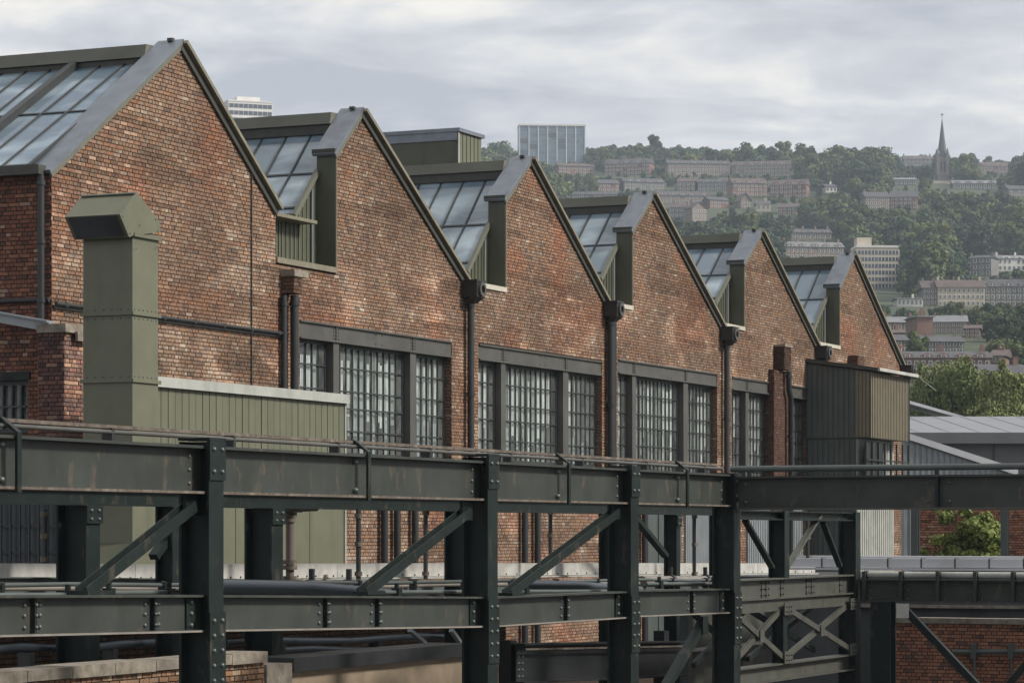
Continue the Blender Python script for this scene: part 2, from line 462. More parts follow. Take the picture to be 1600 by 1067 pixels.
def grid(name, xs, ys, zf, m, kind='structure'):
    X, Y = np.meshgrid(xs, ys); Z = zf(X, Y)
    v = np.stack([X, Y, Z], -1).reshape(-1, 3); nx, ny = len(xs), len(ys)
    f = [(r*nx+c, r*nx+c+1, (r+1)*nx+c+1, (r+1)*nx+c) for r in range(ny-1) for c in range(nx-1)]
    me = bpy.data.meshes.new(name); me.from_pydata(v.tolist(), [], f); me.materials.append(m)
    me.polygons.foreach_set('use_smooth', [True]*len(f))
    o = bpy.data.objects.new(name, me); COL.objects.link(o); setp(o, kind=kind)
    return o
grid('ground', np.linspace(-1400, 1400, 29), np.linspace(-250, 2350, 27), lambda X, Y: X*0.0, M['ground'])
grid('hill', np.linspace(-1300, 1300, 131), np.linspace(128, 2280, 90), lambda X, Y: terrain_h(X, Y)+0.05*(Y > 140)-0.4*(Y <= 140), M['hillgrass'])

# ------------------------------------------------------------------ bricks
BH, BL, JT = 0.0665, 0.205, 0.0145
PAL = [((0.222,0.146,0.100),7),((0.208,0.132,0.088),7),((0.186,0.112,0.074),5),((0.234,0.160,0.112),4),((0.235,0.130,0.075),1.8),
       ((0.168,0.108,0.077),4),((0.128,0.092,0.073),1.5),((0.30,0.24,0.18),0.9),((0.196,0.144,0.106),3)]
PALR = [((0.33,0.150,0.090),6),((0.29,0.130,0.082),5),((0.36,0.18,0.112),4),((0.23,0.11,0.075),3),((0.40,0.26,0.18),0.8),((0.15,0.09,0.07),1)]
def lerp(a, b, t): return a+(b-a)*t
class BrickSet:
    """collects brick quads: (p, q) plane coordinates mapped by fn to yard coordinates"""
    def __init__(self, pal=PAL, seed=1):
        self.r = random.Random(seed); self.items = []; self.pal = pal
        self.tot = sum(w for _, w in pal)
    def colour(self):
        t = self.r.random()*self.tot
        for c, w in self.pal:
            t -= w
            if t <= 0: break
        k = self.r.uniform(0.90, 1.09)
        return (c[0]*k, c[1]*k, c[2]*k, 1)
    def course(self, fn, row, v0, uL0, uL1, uR0, uR1, nrm, tone=None):
        header = row % 2 == 1
        L = BL/2 if header else BL
        a = -60.0 - (row % 4 == 2)*BL/2 + (BL/4 if header else 0)
        lo = min(uL0, uL1); hi = max(uR0, uR1)
        k = math.floor((lo - a)/L); a += k*L
        y0, y1 = v0 + JT/2, v0 + BH - JT/2
        while a < hi:
            b = a + L; j = self.r.uniform(-0.004, 0.004)
            x0, x1 = a + JT/2 + j, b - JT/2 + j
            b0, b1 = max(x0, uL0), min(x1, uR0)
            t0, t1 = max(x0, uL1), min(x1, uR1)
            if (b1-b0) > 0.012 or (t1-t0) > 0.012:
                if b1 <= b0: m_ = min(max((t0+t1)/2, x0), x1); b0 = b1 = (t0 if abs(t0-x0) > 1e-6 else t1)
                if t1 <= t0: t0 = t1 = (b0 if abs(b0-x0) > 1e-6 else b1)
                full = abs((b1-b0)-(x1-x0)) < 1e-6 and abs((t1-t0)-(x1-x0)) < 1e-6
                c = self.colour()
                if tone:
                    tk = tone((x0+x1)/2, (y0+y1)/2); c = (c[0]*tk[0], c[1]*tk[1], c[2]*tk[2], 1)
                pr = self.r.uniform(0.006, 0.014)
                sk = self.r.uniform(-0.0025, 0.0025)
                cor = [(b0,y0+sk),(b1,y0-sk),(t1,y1-sk),(t0,y1+sk)]
                self.items.append((fn, cor, nrm, pr, c, full, header))
            a = b
    def area(self, it):
        fn, cor = it[0], it[1]
        q = [proj(fn(u, v)) for u, v in cor]
        cx = sum(p[0] for p in q)/4; cy = sum(p[1] for p in q)/4
        ar = 0.5*abs(sum(q[k][0]*q[(k+1)%4][1]-q[(k+1)%4][0]*q[k][1] for k in range(4)))
        return ar, cx, cy
    def build(self, thing, parent, m, n_single, hidden=()):
        sc = []
        for k, it in enumerate(self.items):
            ar, cx, cy = self.area(it)
            if 0 < cx < 1600 and 0 < cy < 1067 and it[5] and not any(x0 < cx < x1 and y0 < cy < y1 for x0,y0,x1,y1 in hidden):
                sc.append((ar, k))
        sc.sort(reverse=True)
        single = set(k for _, k in sc[:n_single])
        mb = MB(); mb.col = []
        cache = {}
        for k, (fn, cor, nrm, pr, c, full, header) in enumerate(self.items):
            nv = Vector(nrm)*pr
            base = [Vector(fn(u, v)) for u, v in cor]
            top = [p + nv for p in base]
            if k in single:
                ctr = sum(base, Vector())/4
                q = tuple(round(x*14)/14 for x in c[:3]) if False else (header, self.r.randrange(14), tuple(nrm))
                if q not in cache:
                    b2 = MB(); vs_ = [p-ctr for p in base+top]
                    b2.add(vs_, [(4,5,6,7),(0,1,5,4),(1,2,6,5),(2,3,7,6),(3,0,4,7)]); b2.col = [c]*5
                    cache[q] = b2.mesh('brick', m)
                thing.inst('brick', cache[q], ctr, parent=parent)
            else:
                mb.add(base+top, [(4,5,6,7),(0,1,5,4),(1,2,6,5),(2,3,7,6),(3,0,4,7)])
                mb.col += [c]*5
        if mb.f: thing.part('brickwork', mb, m, parent=parent, kind='stuff')

# ------------------------------------------------------------------ the factory
FS = SX(80)
fac = Thing('factory_building', 'long red brick factory with six sawtooth gables and glazed north-light roofs', 'building', (FS, 0, 0))
FOFF = lambda s, z: (s, 0.0, z)
ZB = ZC - 2.9                         # bricks are laid down to here; plain wall below
TH_W = 0.34                           # parapet thickness
pk = [(282,68),(564,174),(828,249),(1018,304),(1188,363),(1333,399)]
vl = [(430,325),(725,437),(945,470),(1127,510),(1275,540),(1408,570)]
ed = [None,(524,238,427),(789,310,457),(987,359,485),(1162,410,517),(1311,447,546)]
gb = [None,(460,338),(730,425),(939,437),(1118,475),(1271,516)]
LZ = [None, 3.83, 3.86, 3.97, 3.95, 3.95]
WIN = [[], [(467,705)], [(747,940)], [(965,1120)], [(1143,1203),(1236,1262)], []]
SILLZ = ZC + 0.85
gables = []
for k in range(6):
    p = PT(*pk[k], 0); v = PT(*vl[k], 0)
    if k == 0:
        e0 = PT(80, 266, 0); g = dict(sL=e0.x, zs=-9, sE=e0.x, zE=e0.z)
    else:
        a, yt, ys = ed[k]
        q = PT(a, yt, 0); q2 = PT(a, ys, 0)
        g = dict(sL=gables[-1]['sR'], zs=q2.z, sE=q.x, zE=q.z)
    g.update(sP=p.x, zP=p.z, sR=v.x, zR=v.z, win=[(SX(a), SX(b)) for a, b in WIN[k]], zl=(ZC+LZ[k]) if LZ[k] else None)
    gables.append(g)
LINT = 0.33
def gspan(g, z):
    if z < g['zs']: L = g['sL']
    elif z < g['zE']: L = g['sE']
    else: L = lerp(g['sE'], g['sP'], (z-g['zE'])/(g['zP']-g['zE']))
    if z < g['zR']: Rr = g['sR']
    else: Rr = lerp(g['sR'], g['sP'], (z-g['zR'])/(g['zP']-g['zR']))
    return L, Rr

def vnoise(u, v, seed=0):
    def hsh(a, b):
        n = (a*374761393 + b*668265263 + seed*974634777) & 0xffffffff
        n = ((n ^ (n >> 13))*1274126177) & 0xffffffff
        return ((n ^ (n >> 16)) & 0xffff)/65535.0
    a, b = math.floor(u), math.floor(v); fu, fv = u-a, v-b
    fu = fu*fu*(3-2*fu); fv = fv*fv*(3-2*fv)
    return lerp(lerp(hsh(a,b), hsh(a+1,b), fu), lerp(hsh(a,b+1), hsh(a+1,b+1), fu), fv)
def tone_fn(u, v):
    """patches of rebuilt, worn and weathered brick"""
    h = v - ZC
    n1 = vnoise(u*0.55, v*0.9, 1); n2 = vnoise(u*1.6, v*3.2, 2); n3 = vnoise(u*0.35, v*5.5, 3); n4 = vnoise(u*0.8, v*1.1, 4)
    k = 0.78 + 0.44*n1 + 0.20*(n2-0.5)
    if n3 > 0.80: k *= 0.72
    r = g_ = b = k
    if n4 > 0.62: q = (n4-0.62)*1.6; r *= 1+0.35*q; g_ *= 1-0.12*q; b *= 1-0.25*q      # redder repairs
    if n2 > 0.66 and h < 5.2: q = (n2-0.66)*2.0; r *= 1+q; g_ *= 1+1.25*q; b *= 1+1.4*q   # salts
    return (r, g_, b)

gw_objs = []
allb = []
for k, g in enumerate(gables):
    mb = MB()
    zl = g['zl'] or ZC
    zl = max(zl, ZB)
    # upper wall polygon (mortar face at i=0)
    pts = [(g['sL'], zl), (g['sR'], zl), (g['sR'], g['zR']), (g['sP'], g['zP'])]
    pts += [(g['sE'], g['zE'])]
    if k: pts += [(g['sE'], g['zs']), (g['sL'], g['zs'])]
    mb.poly([(s, 0, z) for s, z in pts], (0, TH_W, 0))
    # piers beside the windows, wall below the sill
    xs = g['sL']
    for a, b in g['win']:
        if a - xs > 0.01: mb.box(xs, a, 0, TH_W, SILLZ, zl)
        xs = b
    if g['sR'] - xs > 0.01: mb.box(xs, g['sR'], 0, TH_W, SILLZ if g['win'] else ZC-7, zl)
    if g['win']: mb.box(g['sL'], g['sR'], 0, TH_W, ZC-7, SILLZ)
    o = fac.part('gable_wall', mb, M['mortar']); gw_objs.append(o)
    bs = BrickSet(seed=20+k)
    row = 0; z = ZB
    while z < g['zP']:
        c0, c1 = z, z+BH; zm = (c0+c1)/2
        L0, R0 = gspan(g, c0+1e-4); L1, R1 = gspan(g, c1-1e-4)
        if L0 != L1 and abs(L1-L0) > 0.3: L0 = L1 = gspan(g, zm)[0]
        spans = [(L0, L1, R0, R1)]
        if g['win'] and SILLZ < zm < g['zl']:
            spans = []; xs = L0
            for a, b in g['win']:
                spans.append((xs, xs, a, a)); xs = b
            spans.append((xs, xs, R0, R1))
        for sp in spans:
            if sp[2]-sp[0] > 0.02 or sp[3]-sp[1] > 0.02:
                bs.course(FOFF, row, z, *sp, (0,-1,0), tone_fn)
        # returns of the window openings seen on their far side
        z += BH; row += 1
    row = 0; z = SILLZ
    for a, b in g['win']:
        z = SILLZ; row = 0
        while z < g['zl']-LINT-0.02:
            fnr = (lambda sb: (lambda u, v: (sb, u, v)))(b)
            bs.course(fnr, row, z, 0.005, 0.005, 0.20, 0.20, (-1,0,0), lambda u,v: (0.8,0.78,0.8))
            z += BH; row += 1
    allb.append((bs, o))

# side wall under the left eave (runs back from the corner)
sw = MB(); EZ = PT(80, 272, 0).z
SWN = (0.42, 1.6)                      # side window along i
SZ0, SZ1 = ZC+1.55, ZC+2.36
S0 = FS
def swbox(i0, i1, z0, z1): sw.box(S0, S0+TH_W, i0, i1, z0, z1)
swbox(TH_W, 12, SZ1, EZ); swbox(TH_W, SWN[0], ZC-7, SZ1); swbox(SWN[1], 12, ZC-7, SZ1); swbox(SWN[0], SWN[1], ZC-7, SZ0)
swo = fac.part('side_wall', sw, M['mortar'])
bsw = BrickSet(seed=5, pal=[((0.17,0.075,0.052),5),((0.21,0.10,0.065),4),((0.12,0.062,0.05),5),((0.25,0.125,0.08),2),((0.09,0.055,0.045),2),((0.30,0.2,0.15),0.5)])
z = ZC-1.2; row = 0
while z < EZ-0.02:
    f = lambda u, v: (S0, u, v)
    zm = z+BH/2
    if SZ0 < zm < SZ1+0.12:
        bsw.course(f, row, z, 0.0, 0.0, SWN[0], SWN[0], (-1,0,0)); bsw.course(f, row, z, SWN[1], SWN[1], 3, 3, (-1,0,0))
    else:
        bsw.course(f, row, z, 0.0, 0.0, 3.0, 3.0, (-1,0,0))
    z += BH; row += 1

# corner pier at the left
ps0 = SX(60); ps1 = ps0+0.52; pn = 0.46; PZT = PT(90, 520, 0.3).z
mbp = MB(); mbp.box(ps0, ps1, -pn, 0.0-0.002, ZC-7, PZT); 
po = fac.part('pier', mbp, M['mortar'])
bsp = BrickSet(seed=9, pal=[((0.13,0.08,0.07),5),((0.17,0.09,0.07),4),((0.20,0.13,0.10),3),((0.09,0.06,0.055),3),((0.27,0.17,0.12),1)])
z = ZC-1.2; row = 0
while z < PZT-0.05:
    bsp.course(lambda u, v: (ps0, u, v), row, z, -pn, -pn, 0, 0, (-1,0,0), lambda u,v: (0.85,0.8,0.85))  # shade of the unlit side put into the brick tone
    bsp.course(lambda u, v: (u, -pn, v), row, z, ps0, ps0, ps1, ps1, (0,-1,0), lambda u,v: (1.5,1.45,1.35))  # light on the front put into the brick tone
    z += BH; row += 1
cap = MB(); cap.box(ps0-0.06, ps1+0.06, -pn-0.07, 0.0, PZT, PZT+0.13); cap.box(ps0+0.2, ps1+0.02, -pn-0.12, -pn-0.072, PZT-0.12, PZT+0.02)
fac.part('pier_cap', cap, M['stone'], parent=po)

HID = [(104,298,250,700),(0,655,1600,1067),(430,430,470,620)]
bigs = BrickSet(seed=3); cnt = 0
bsw.build(fac, swo, M['brick_clean'], 120, HID)
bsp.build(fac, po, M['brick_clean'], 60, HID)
for k, (bs, o) in enumerate(allb):
    bs.build(fac, o, M['brick'], 120 if k == 0 else 0, HID)

# parapet copings / rakes, notch returns
rake_prof = lambda w0, w1, t: [(w0,-0.03),(w1,-0.03),(w1,t),(w0,t)]
for k, g in enumerate(gables):
    A = Vector((g['sE'], 0, g['zE'])); P = Vector((g['sP'], 0, g['zP'])); B = Vector((g['sR'], 0, g['zR']))
    dl = (P-A).normalized(); dr = (B-P).normalized()
    nl = Vector((-dl.z, 0, dl.x)); nr_ = Vector((-dr.z, 0, dr.x))
    t = 0.055
    apex = Vector((g['sP'], 0, g['zP'] + t/ max(0.3, dl.x)))
    A2 = A - dl*0.10
    mb = MB()
    mb.poly([(p.x, -0.05, p.z) for p in (A2, P, apex, A2+nl*t)], (0, TH_W+0.14, 0))
    fac.part('coping', mb, M['lead'])
    mb = MB()
    mb.poly([(p.x, -0.052, p.z) for p in (A2-nl*0.075, P-nl*0.075-dl*0.0, P, A2)], (0, 0.045, 0))
    fac.part('barge_board', mb, M['ridge'])
    B2 = B + dr*0.06
    mb = MB()
    mb.poly([(p.x, -0.06, p.z) for p in (P, B2, B2+nr_*t, apex)], (0, TH_W+0.12, 0))
    fac.part('coping', mb, M['trim_tan'])
    mb = MB()
    mb.poly([(p.x, -0.13, p.z) for p in (P-nr_*0.005, B2-nr_*0.005, B2+nr_*0.058, P+nr_*0.058)], (0, 0.0695, 0))
    fac.part('barge_board', mb, M['trim_tan'])
    mb = MB(); mb.poly([(p.x, -0.058, p.z) for p in (P-nr_*0.13, B2-nr_*0.13, B2-nr_*0.031, P-nr_*0.031)], (0, 0.03, 0))  # dark board standing in for the shadow below the barge
    fac.part('shadow_board', mb, M['trim'])
    mb = MB(); mb.box(g['sP']-0.10, g['sP']-0.02, 0.10, 0.2, g['zP']+0.03, g['zP']+0.085)
    fac.part('ridge_bolt_plate', mb, M['trim'])
    if k:
        mb = MB(); mb.box(g['sE']-0.03, g['sE']-0.014, -0.012, TH_W+0.03, g['zs'], g['zE']-0.02)
        mb.box(g['sE']-0.034, g['sE']-0.03, 0.14, 0.155, g['zs'], g['zE']-0.05)
        fac.part('return_panel', mb, M['olive_dark'])
        mb = MB(); mb.box(g['sE']-0.014, g['sE']+0.012, -0.03, -0.014, g['zs'], g['zE'])
        fac.part('corner_trim', mb, M['trim_tan'])
        mb = MB(); mb.box(g['sL']+0.05 if k > 1 else g['sL'], g['sE']-0.002, -0.05, TH_W+0.02, g['zs'], g['zs']+0.10)
        fac.part('stone_sill', mb, M['sill'] if k > 1 else M['trim_tan'])
        mb = MB(); mb.box(g['sE']-0.10, g['sE']-0.0, -0.04, TH_W+0.10, g['zE']-0.03, g['zE']+0.06)
        fac.part('coping_cap', mb, M['trim'])

# glazed slopes
unit_pane = MB().box(0,1,0,1,-0.5,0.5).mesh('pane', M['roofglass'])
BACK = 11.0
for k, g in enumerate(gables):
    top = Vector((g['sP']-0.05, 0, g['zP']-0.18))
    if k == 0: bot = Vector((g['sL']-0.10, 0, EZ+0.12))
    else:
        b = PT(*gb[k], -TH_W); bot = Vector((b.x, 0, b.z))
    d = (bot-top); L = d.length; d.normalize(); nn = Vector((-d.z, 0, d.x))
    if nn.z < 0: nn = -nn
    i0 = TH_W+0.02
    rows = [0.0, 0.5, 1.0] if k == 0 else [0.0, 0.53, 0.92, 1.0]
    cw = 0.49 if k == 0 else 0.52
    off0 = 0.0
    Lg = L-0.25
    fr = MB()
    ncol = int((BACK-i0)/cw)
    def gp(t, i, h=0.0):
        p = top + d*(0.22+(Lg)*t) + nn*h
        return (p.x, i, p.z)
    # frame: purlins, bars, verge
    for t in rows: fr.bar(gp(t, i0-0.02, 0.014), gp(t, BACK, 0.014), 0.045, 0.028, nn)
    for c in range(ncol+1):
        ii = i0+off0+c*cw if c else i0
        big = (k == 0 and c == 3)
        fr.bar(gp(0.0, ii, 0.016 if not big else 0.06), gp(1.0, ii, 0.016 if not big else 0.06), 0.034 if not big else 0.13, 0.03 if not big else 0.14, nn)
    fo = fac.part('roof_glazing', fr, M['winbar'])
    ang = math.atan2(-d.z, d.x)
    for r_ in range(len(rows)-1):
        t0, t1 = rows[r_], rows[r_+1]
        a = Vector(gp(t0, 0)); seg = (t1-t0)*Lg
        edges = [i0]+[i0+off0+c*cw for c in range(1, ncol+1)]
        for c in range(min(len(edges)-1, 10 if k == 0 else 6)):
            o = fac.inst('pane', unit_pane, (a.x, edges[c], a.z), (seg, edges[c+1]-edges[c], 0.012), parent=fo, rot=(0, ang, 0))
    # blank sheet under and behind the panes
    mb = MB(); mb.poly([gp(-0.08,i0,-0.06), gp(1.0,i0,-0.06), gp(1.0,BACK,-0.06), gp(-0.08,BACK,-0.06)], nn*0.02)
    fac.part('roof_deck', mb, M['trim'])
    # right slope
    Bq = Vector((g['sR'], 0, g['zR']-0.05)); Tq = Vector((g['sP'], 0, g['zP']-0.06))
    mb = MB(); mb.poly([(Tq.x, TH_W+.01, Tq.z), (Bq.x, TH_W+.01, Bq.z), (Bq.x, BACK, Bq.z), (Tq.x, BACK, Tq.z)], (0,0,0.05))
    fac.part('roof_slope', mb, M['slate'])
    # ridge cap, and a dark box standing in for its shadow
    mb = MB(); rz = g['zP']-0.02
    mb.poly([(g['sP']-0.42, TH_W+0.10, rz-0.24), (g['sP']-0.36, TH_W+0.10, rz-0.02), (g['sP']+0.05, TH_W+0.10, rz+0.0), (g['sP']+0.12, TH_W+0.10, rz-0.14)], (0, BACK-TH_W, 0))
    fac.part('ridge_cap', mb, M['ridge'])
    mb = MB(); mb.box(g['sP']-0.37, g['sP']-0.02, TH_W+0.06, BACK, rz-0.42, rz-0.245)
    fac.part('ridge_shadow', mb, M['trim'])
    if k == 0:
        mb = MB(); mb.box(g['sL']-0.26, g['sL']+0.02, 0.06, BACK, EZ-0.02, EZ+0.09)
        mb.box(g['sL']-0.24, g['sL']-0.02, 0.08, BACK, EZ+0.092, EZ+0.13)
        fac.part('gutter', mb, M['trim'])
    else:
        # clad wall below the glazing verge
        zE = lambda s: top.z + (s-top.x)*d.z/d.x
        sb = g['sL']-0.05; zb = g['zs']+0.08
        mb = MB(); ii = TH_W+0.025
        zbot = min(bot.z, zE(bot.x))
        mb.poly([(sb, ii, zb), (g['sE']-0.02, ii, zb), (g['sE']-0.02, ii, zE(g['sE'])-0.06), (bot.x, ii, bot.z-0.06), (sb, ii, bot.z-0.06)], (0, 0.03, 0))
        co = fac.part('clad_gablet', mb, M['olive_dark'])
        s = sb+0.06
        rb = MB()
        while s < g['sE']-0.25:
            zt = (bot.z if s < bot.x else zE(s))-0.12
            if zt > zb+0.1: rb.box(s, s+0.03, ii-0.018, ii-0.001, zb, zt)
            s += 0.11 if k == 1 and s < SX(465) else 0.16
        fac.part('rib', rb, M['olive'] if k == 1 else M['olive_dark'], parent=co)
        sv = g['sE']-0.30
        mb = MB(); mb.box(sv, sv+0.025, ii-0.05, ii-0.02, zb, zE(sv)-0.1); fac.part('edge_strip', mb, M['clad_grey'], parent=co)
        vb = MB(); vb.bar((bot.x, ii-0.02, bot.z), (g['sE']-0.05, ii-0.02, zE(g['sE']-0.05)), 0.07, 0.10, nn)
        fac.part('verge_trim', vb, M['ridge'], parent=co)
        if k == 1:
            mb = MB(); mb.box(g['sL']-0.1, bot.x+0.28, 0.02, TH_W+0.02, bot.z-0.13, bot.z-0.07)
            fac.part('gutter', mb, M['trim_tan'])

# lintels, posts, windows
pane_mesh = MB().box(0,1,-0.5,0.5,0,1).mesh('pane', M['glass'])
wr = random.Random(77)
def window_unit(thing, s0, s1, z0, z1, ncol, rows, singles, depth=0.17, parent=None, heavy=()):
    fr = MB()
    fr.box(s0, s0+0.05, depth-0.03, depth+0.04, z0, z1); fr.box(s1-0.05, s1, depth-0.03, depth+0.04, z0, z1)
    fr.box(s0+0.05, s1-0.05, depth-0.03, depth+0.04, z1-0.05, z1); fr.box(s0+0.05, s1-0.05, depth-0.03, depth+0.04, z0, z0+0.05)
    cw = (s1-s0-0.1)/ncol
    for c in range(1, ncol):
        s = s0+0.05+c*cw; w = 0.026 if c in heavy else 0.010
        fr.box(s-w, s+w, depth-0.025, depth+0.02, z0+0.05, z1-0.05)
    zs = [z0+0.05]+[z1-r_ for r_ in rows if z1-r_ > z0+0.1][::-1]+[z1-0.05]
    for q, zz_ in enumerate(zs[1:-1]):
        w = 0.022 if q == 1 else 0.014
        fr.box(s0+0.05, s1-0.05, depth-0.032, depth+0.015, zz_-w, zz_+w)
    wo = thing.part('window', fr, M['winbar'], parent=parent)
    pm = MB()
    for c in range(ncol):
        for q in range(len(zs)-1):
            a = s0+0.05+c*cw; tl = wr.uniform(-0.012, 0.012)
            if singles:
                thing.inst('pane', pane_mesh, (a, depth, zs[q]), (cw, 0.006, zs[q+1]-zs[q]), parent=wo, rot=(wr.uniform(-.008,.008), 0, tl))
            else:
                pm.box(a, a+cw, depth-0.003, depth+0.003, zs[q], zs[q+1])
    if not singles: thing.part('pane', pm, M['glass'], parent=wo, kind='stuff')
    # hanging blinds behind the glass
    b1, b2 = MB(), MB(); s = s0+0.1
    zmid = z1-1.35
    while s < s1-0.1:
        w = wr.choice((0.07, 0.10, 0.14, 0.2)); w = min(w, s1-0.08-s)
        t = wr.random()
        ii = depth+wr.uniform(0.05, 0.09)
        zt = z1-wr.uniform(0.02, 0.3)
        if t < 0.66: b1.box(s, s+w, ii, ii+0.01, zmid+wr.uniform(-0.15,0.2) if wr.random() < .75 else zmid-wr.uniform(.3,.9), zt)
        if t > 0.35: b2.box(s, s+w*1.2, ii+0.06, ii+0.07, z0+wr.uniform(0.1, 1.3), zt)
        s += w*wr.uniform(1.0, 1.45)
    if b1.f: thing.part('blind', b1, M['blind'], parent=wo)
    if b2.f: thing.part('blind', b2, M['blind2'], parent=wo)
    return wo

ROWS = [0.43, 0.86, 1.18, 1.60, 2.02, 2.4]
POSTS = {1: [(521,530),(641,650)], 2: [(783,790),(880,888)], 3: [(988,994),(1068,1075)], 4: [(1165,1170)]}
for k, g in enumerate(gables):
    zt = g['zl']
    for wi, (a, b) in enumerate(g['win']):
        mb = MB(); mb.box(a+0.003, b-0.003, 0.005, TH_W, zt-LINT, zt-0.004); mb.box(a+0.003, b-0.003, -0.045, 0.004, zt-0.035, zt-0.005)
        mb.box(a+0.003, b-0.003, -0.045, 0.004, zt-LINT, zt-LINT+0.03)
        lo = fac.part('lintel', mb, M['steel_lint'])
        rv = MB(); plates = []
        edges = [a]
        if wi == 0:
            for x0, x1 in POSTS.get(k, []):
                p0, p1 = SX(x0), SX(x1)
                mb = MB(); mb.box(p0, p1, 0.0, 0.15, SILLZ, zt-LINT-0.002)
                fac.part('window_post', mb, M['steel_lint'])
                edges += [p0, p1]
                pc = (p0+p1)/2
                plates.append(MB().box(pc-0.02, pc+0.02, -0.015, 0.003, zt-LINT+0.032, zt-0.037))
                for dz in (0.07, 0.13, 0.19, 0.25):
                    for ds in (-0.09, 0.09): rv.bolt((pc+ds, 0.004, zt-LINT+dz), (0,-1,0), 0.016, 0.014)
        edges.append(b)
        for dz in (0.07, 0.25):
            for q in (0.48, 0.52): rv.bolt((lerp(a,b,q), 0.004, zt-LINT+dz), (0,-1,0), 0.016, 0.014)
        fac.part('rivet', rv, M['blacksteel'], parent=lo)
        for pq in plates: fac.part('splice_plate', pq, M['steel_lint'], parent=lo)
        for q in range(0, len(edges), 2):
            s0, s1 = edges[q], edges[q+1]
            nc = max(2, round((s1-s0)/0.27))
            window_unit(fac, s0+0.004, s1-0.004, SILLZ+0.01, zt-LINT-0.006, nc, ROWS, k in (1,2), heavy=(nc//2,) if nc > 6 else ())
        mb = MB(); mb.box(a, b, -0.04, 0.22, SILLZ-0.09, SILLZ); fac.part('window_sill', mb, M['stone'])
# dark room behind the windows
mb = MB(); mb.box(FS+0.5, gables[5]['sR']-0.3, 2.4, 2.5, ZC-1, ZC+4.6); mb.box(FS+0.5, gables[5]['sR']-0.3, 0.36, 2.4, ZC+4.2, ZC+4.25); mb.box(FS+0.5, gables[5]['sR']-0.3, 0.36, 2.4, SILLZ-0.25, SILLZ-0.2)
fac.part('interior_wall', mb, M['inside'])
# end wall on the right
mb = MB(); mb.box(gables[5]['sR']-0.34, gables[5]['sR'], TH_W, BACK, ZC-7, gables[5]['zR']-0.1); fac.part('end_wall', mb, M['mortar'])

# side-wall window and lintels
mb = MB(); mb.box(S0-0.05, S0+0.2, SWN[0]-0.05, SWN[1]+0.4, SZ1+0.002, SZ1+0.13); fac.part('lintel', mb, M['steel'])
def side_window(i0, i1, z0, z1, cols, rws, s, bars):
    fr = MB(); fr.box(s, s+0.05, i0, i0+0.07, z0, z1); fr.box(s, s+0.05, i1-0.07, i1, z0, z1)
    fr.box(s, s+0.05, i0+.07, i1-.07, z1-0.07, z1); fr.box(s, s+0.05, i0+.07, i1-.07, z0, z0+0.06)
    for c in range(1, cols): q = lerp(i0, i1, c/cols); fr.box(s-bars, s+0.03, q-0.016, q+0.016, z0+.06, z1-.07)
    for c in range(1, rws): q = lerp(z0, z1, c/rws); fr.box(s-bars*.9, s+0.025, i0+.07, i1-.07, q-0.014, q+0.014)
    wo = fac.part('window', fr, M['winbar'])
    pm = MB(); pm.box(s+0.031, s+0.036, i0+.05, i1-.05, z0+.04, z1-.05); fac.part('pane', pm, M['glass'], parent=wo)
    pm = MB(); pm.box(s+0.33, s+0.34, i0-.2, i1+.2, z0-.2, z1+.2); fac.part('interior_panel', pm, M['inside'], parent=wo)
side_window(SWN[0]+.004, SWN[1]-.004, SZ0+.004, SZ1-.002, 7, 2, S0+0.08, 0.03)
# lean-to eave beam, downpipe, ledge pipe, thin conduit
a = PS(78, 511, S0-0.36); b = PS(-60, 486, S0-0.36)
mb = MB(); mb.bar(a, b, 0.10, 0.14); mb.bar(a+Vector((0.02,0,0.08)), b+Vector((0.02,0,0.08)), 0.22, 0.03); fac.part('eave_beam', mb, M['clad_grey'])

def clamp_rings(mb, p, r):
    mb.tube([(p[0],p[1],p[2]-0.035),(p[0],p[1],p[2]+0.035)], r*1.28, 12)
def downpipe(s, i, z1, z0, r=0.055, joints=3, hopper=True, extra=False, kink=None):
    mb = MB()
    pts = [(s,i,z1),(s,i,z0)]
    if kink: pts = [(s,i,z1),(s,i,kink),(s+0.16,i,kink-0.22),(s+0.16,i,z0)]
    mb.tube(pts, r, 12)
    for q in range(joints):
        zz_ = lerp(z1-0.15, z0+0.4, q/max(1, joints-1)); ss = s if not kink or zz_ > kink else s+0.16
        clamp_rings(mb, (ss,i,zz_), r)
    if extra: mb.tube([(s+0.17,i,z1-0.02),(s+0.17,i,z0)], r*0.8, 10)
    o = fac.part('downpipe', mb, M['blacksteel'])
    if hopper:
        h = MB(); w = 0.19
        h.box(s-w, s+w, i-0.22, i+0.10, z1, z1+0.30); h.box(s-w-.03, s+w+.03, i-0.24, i+0.10, z1+0.30, z1+0.345)
        h.poly([(s-w,i-.22,z1),(s+w,i-.22,z1),(s+.08,i-.10,z1-.12),(s-.08,i-.10,z1-.12)], (0,0.16,0))
        ho = fac.part('hopper_head', h, M['blacksteel'], parent=o)
        rg = MB(); rg.ring((s+0.02, i-0.222, z1+0.155), (0,-1,0), 0.085, 0.145, 0.05, 20); fac.part('outlet_ring', rg, M['steel_lint'], parent=ho)
    return o
for k in range(1, 6):
    g = gables[k]; s = g['sR']+0.05
    downpipe(s, -0.13, g['zR']-0.36, ZC-1.2 if k < 4 else g['zR']-1.4, 0.085 if k == 2 else 0.07, 4, True, extra=(k == 2))
cs = SX(69, 0.12); downpipe(FS-0.13, 0.10, EZ+0.0, PZT+0.12, 0.055, 3, False)
g5 = gables[5]; wx = g5['sR']+0.1
mb = MB(); mb.tube([(wx,-0.3,g5['zR']-0.1),(wx+0.5,-0.5,g5['zR']-0.45),(wx+0.9,-0.8,g5['zR']-0.75)], 0.012, 6); fac.part('wire', mb, M['clad_pale'])
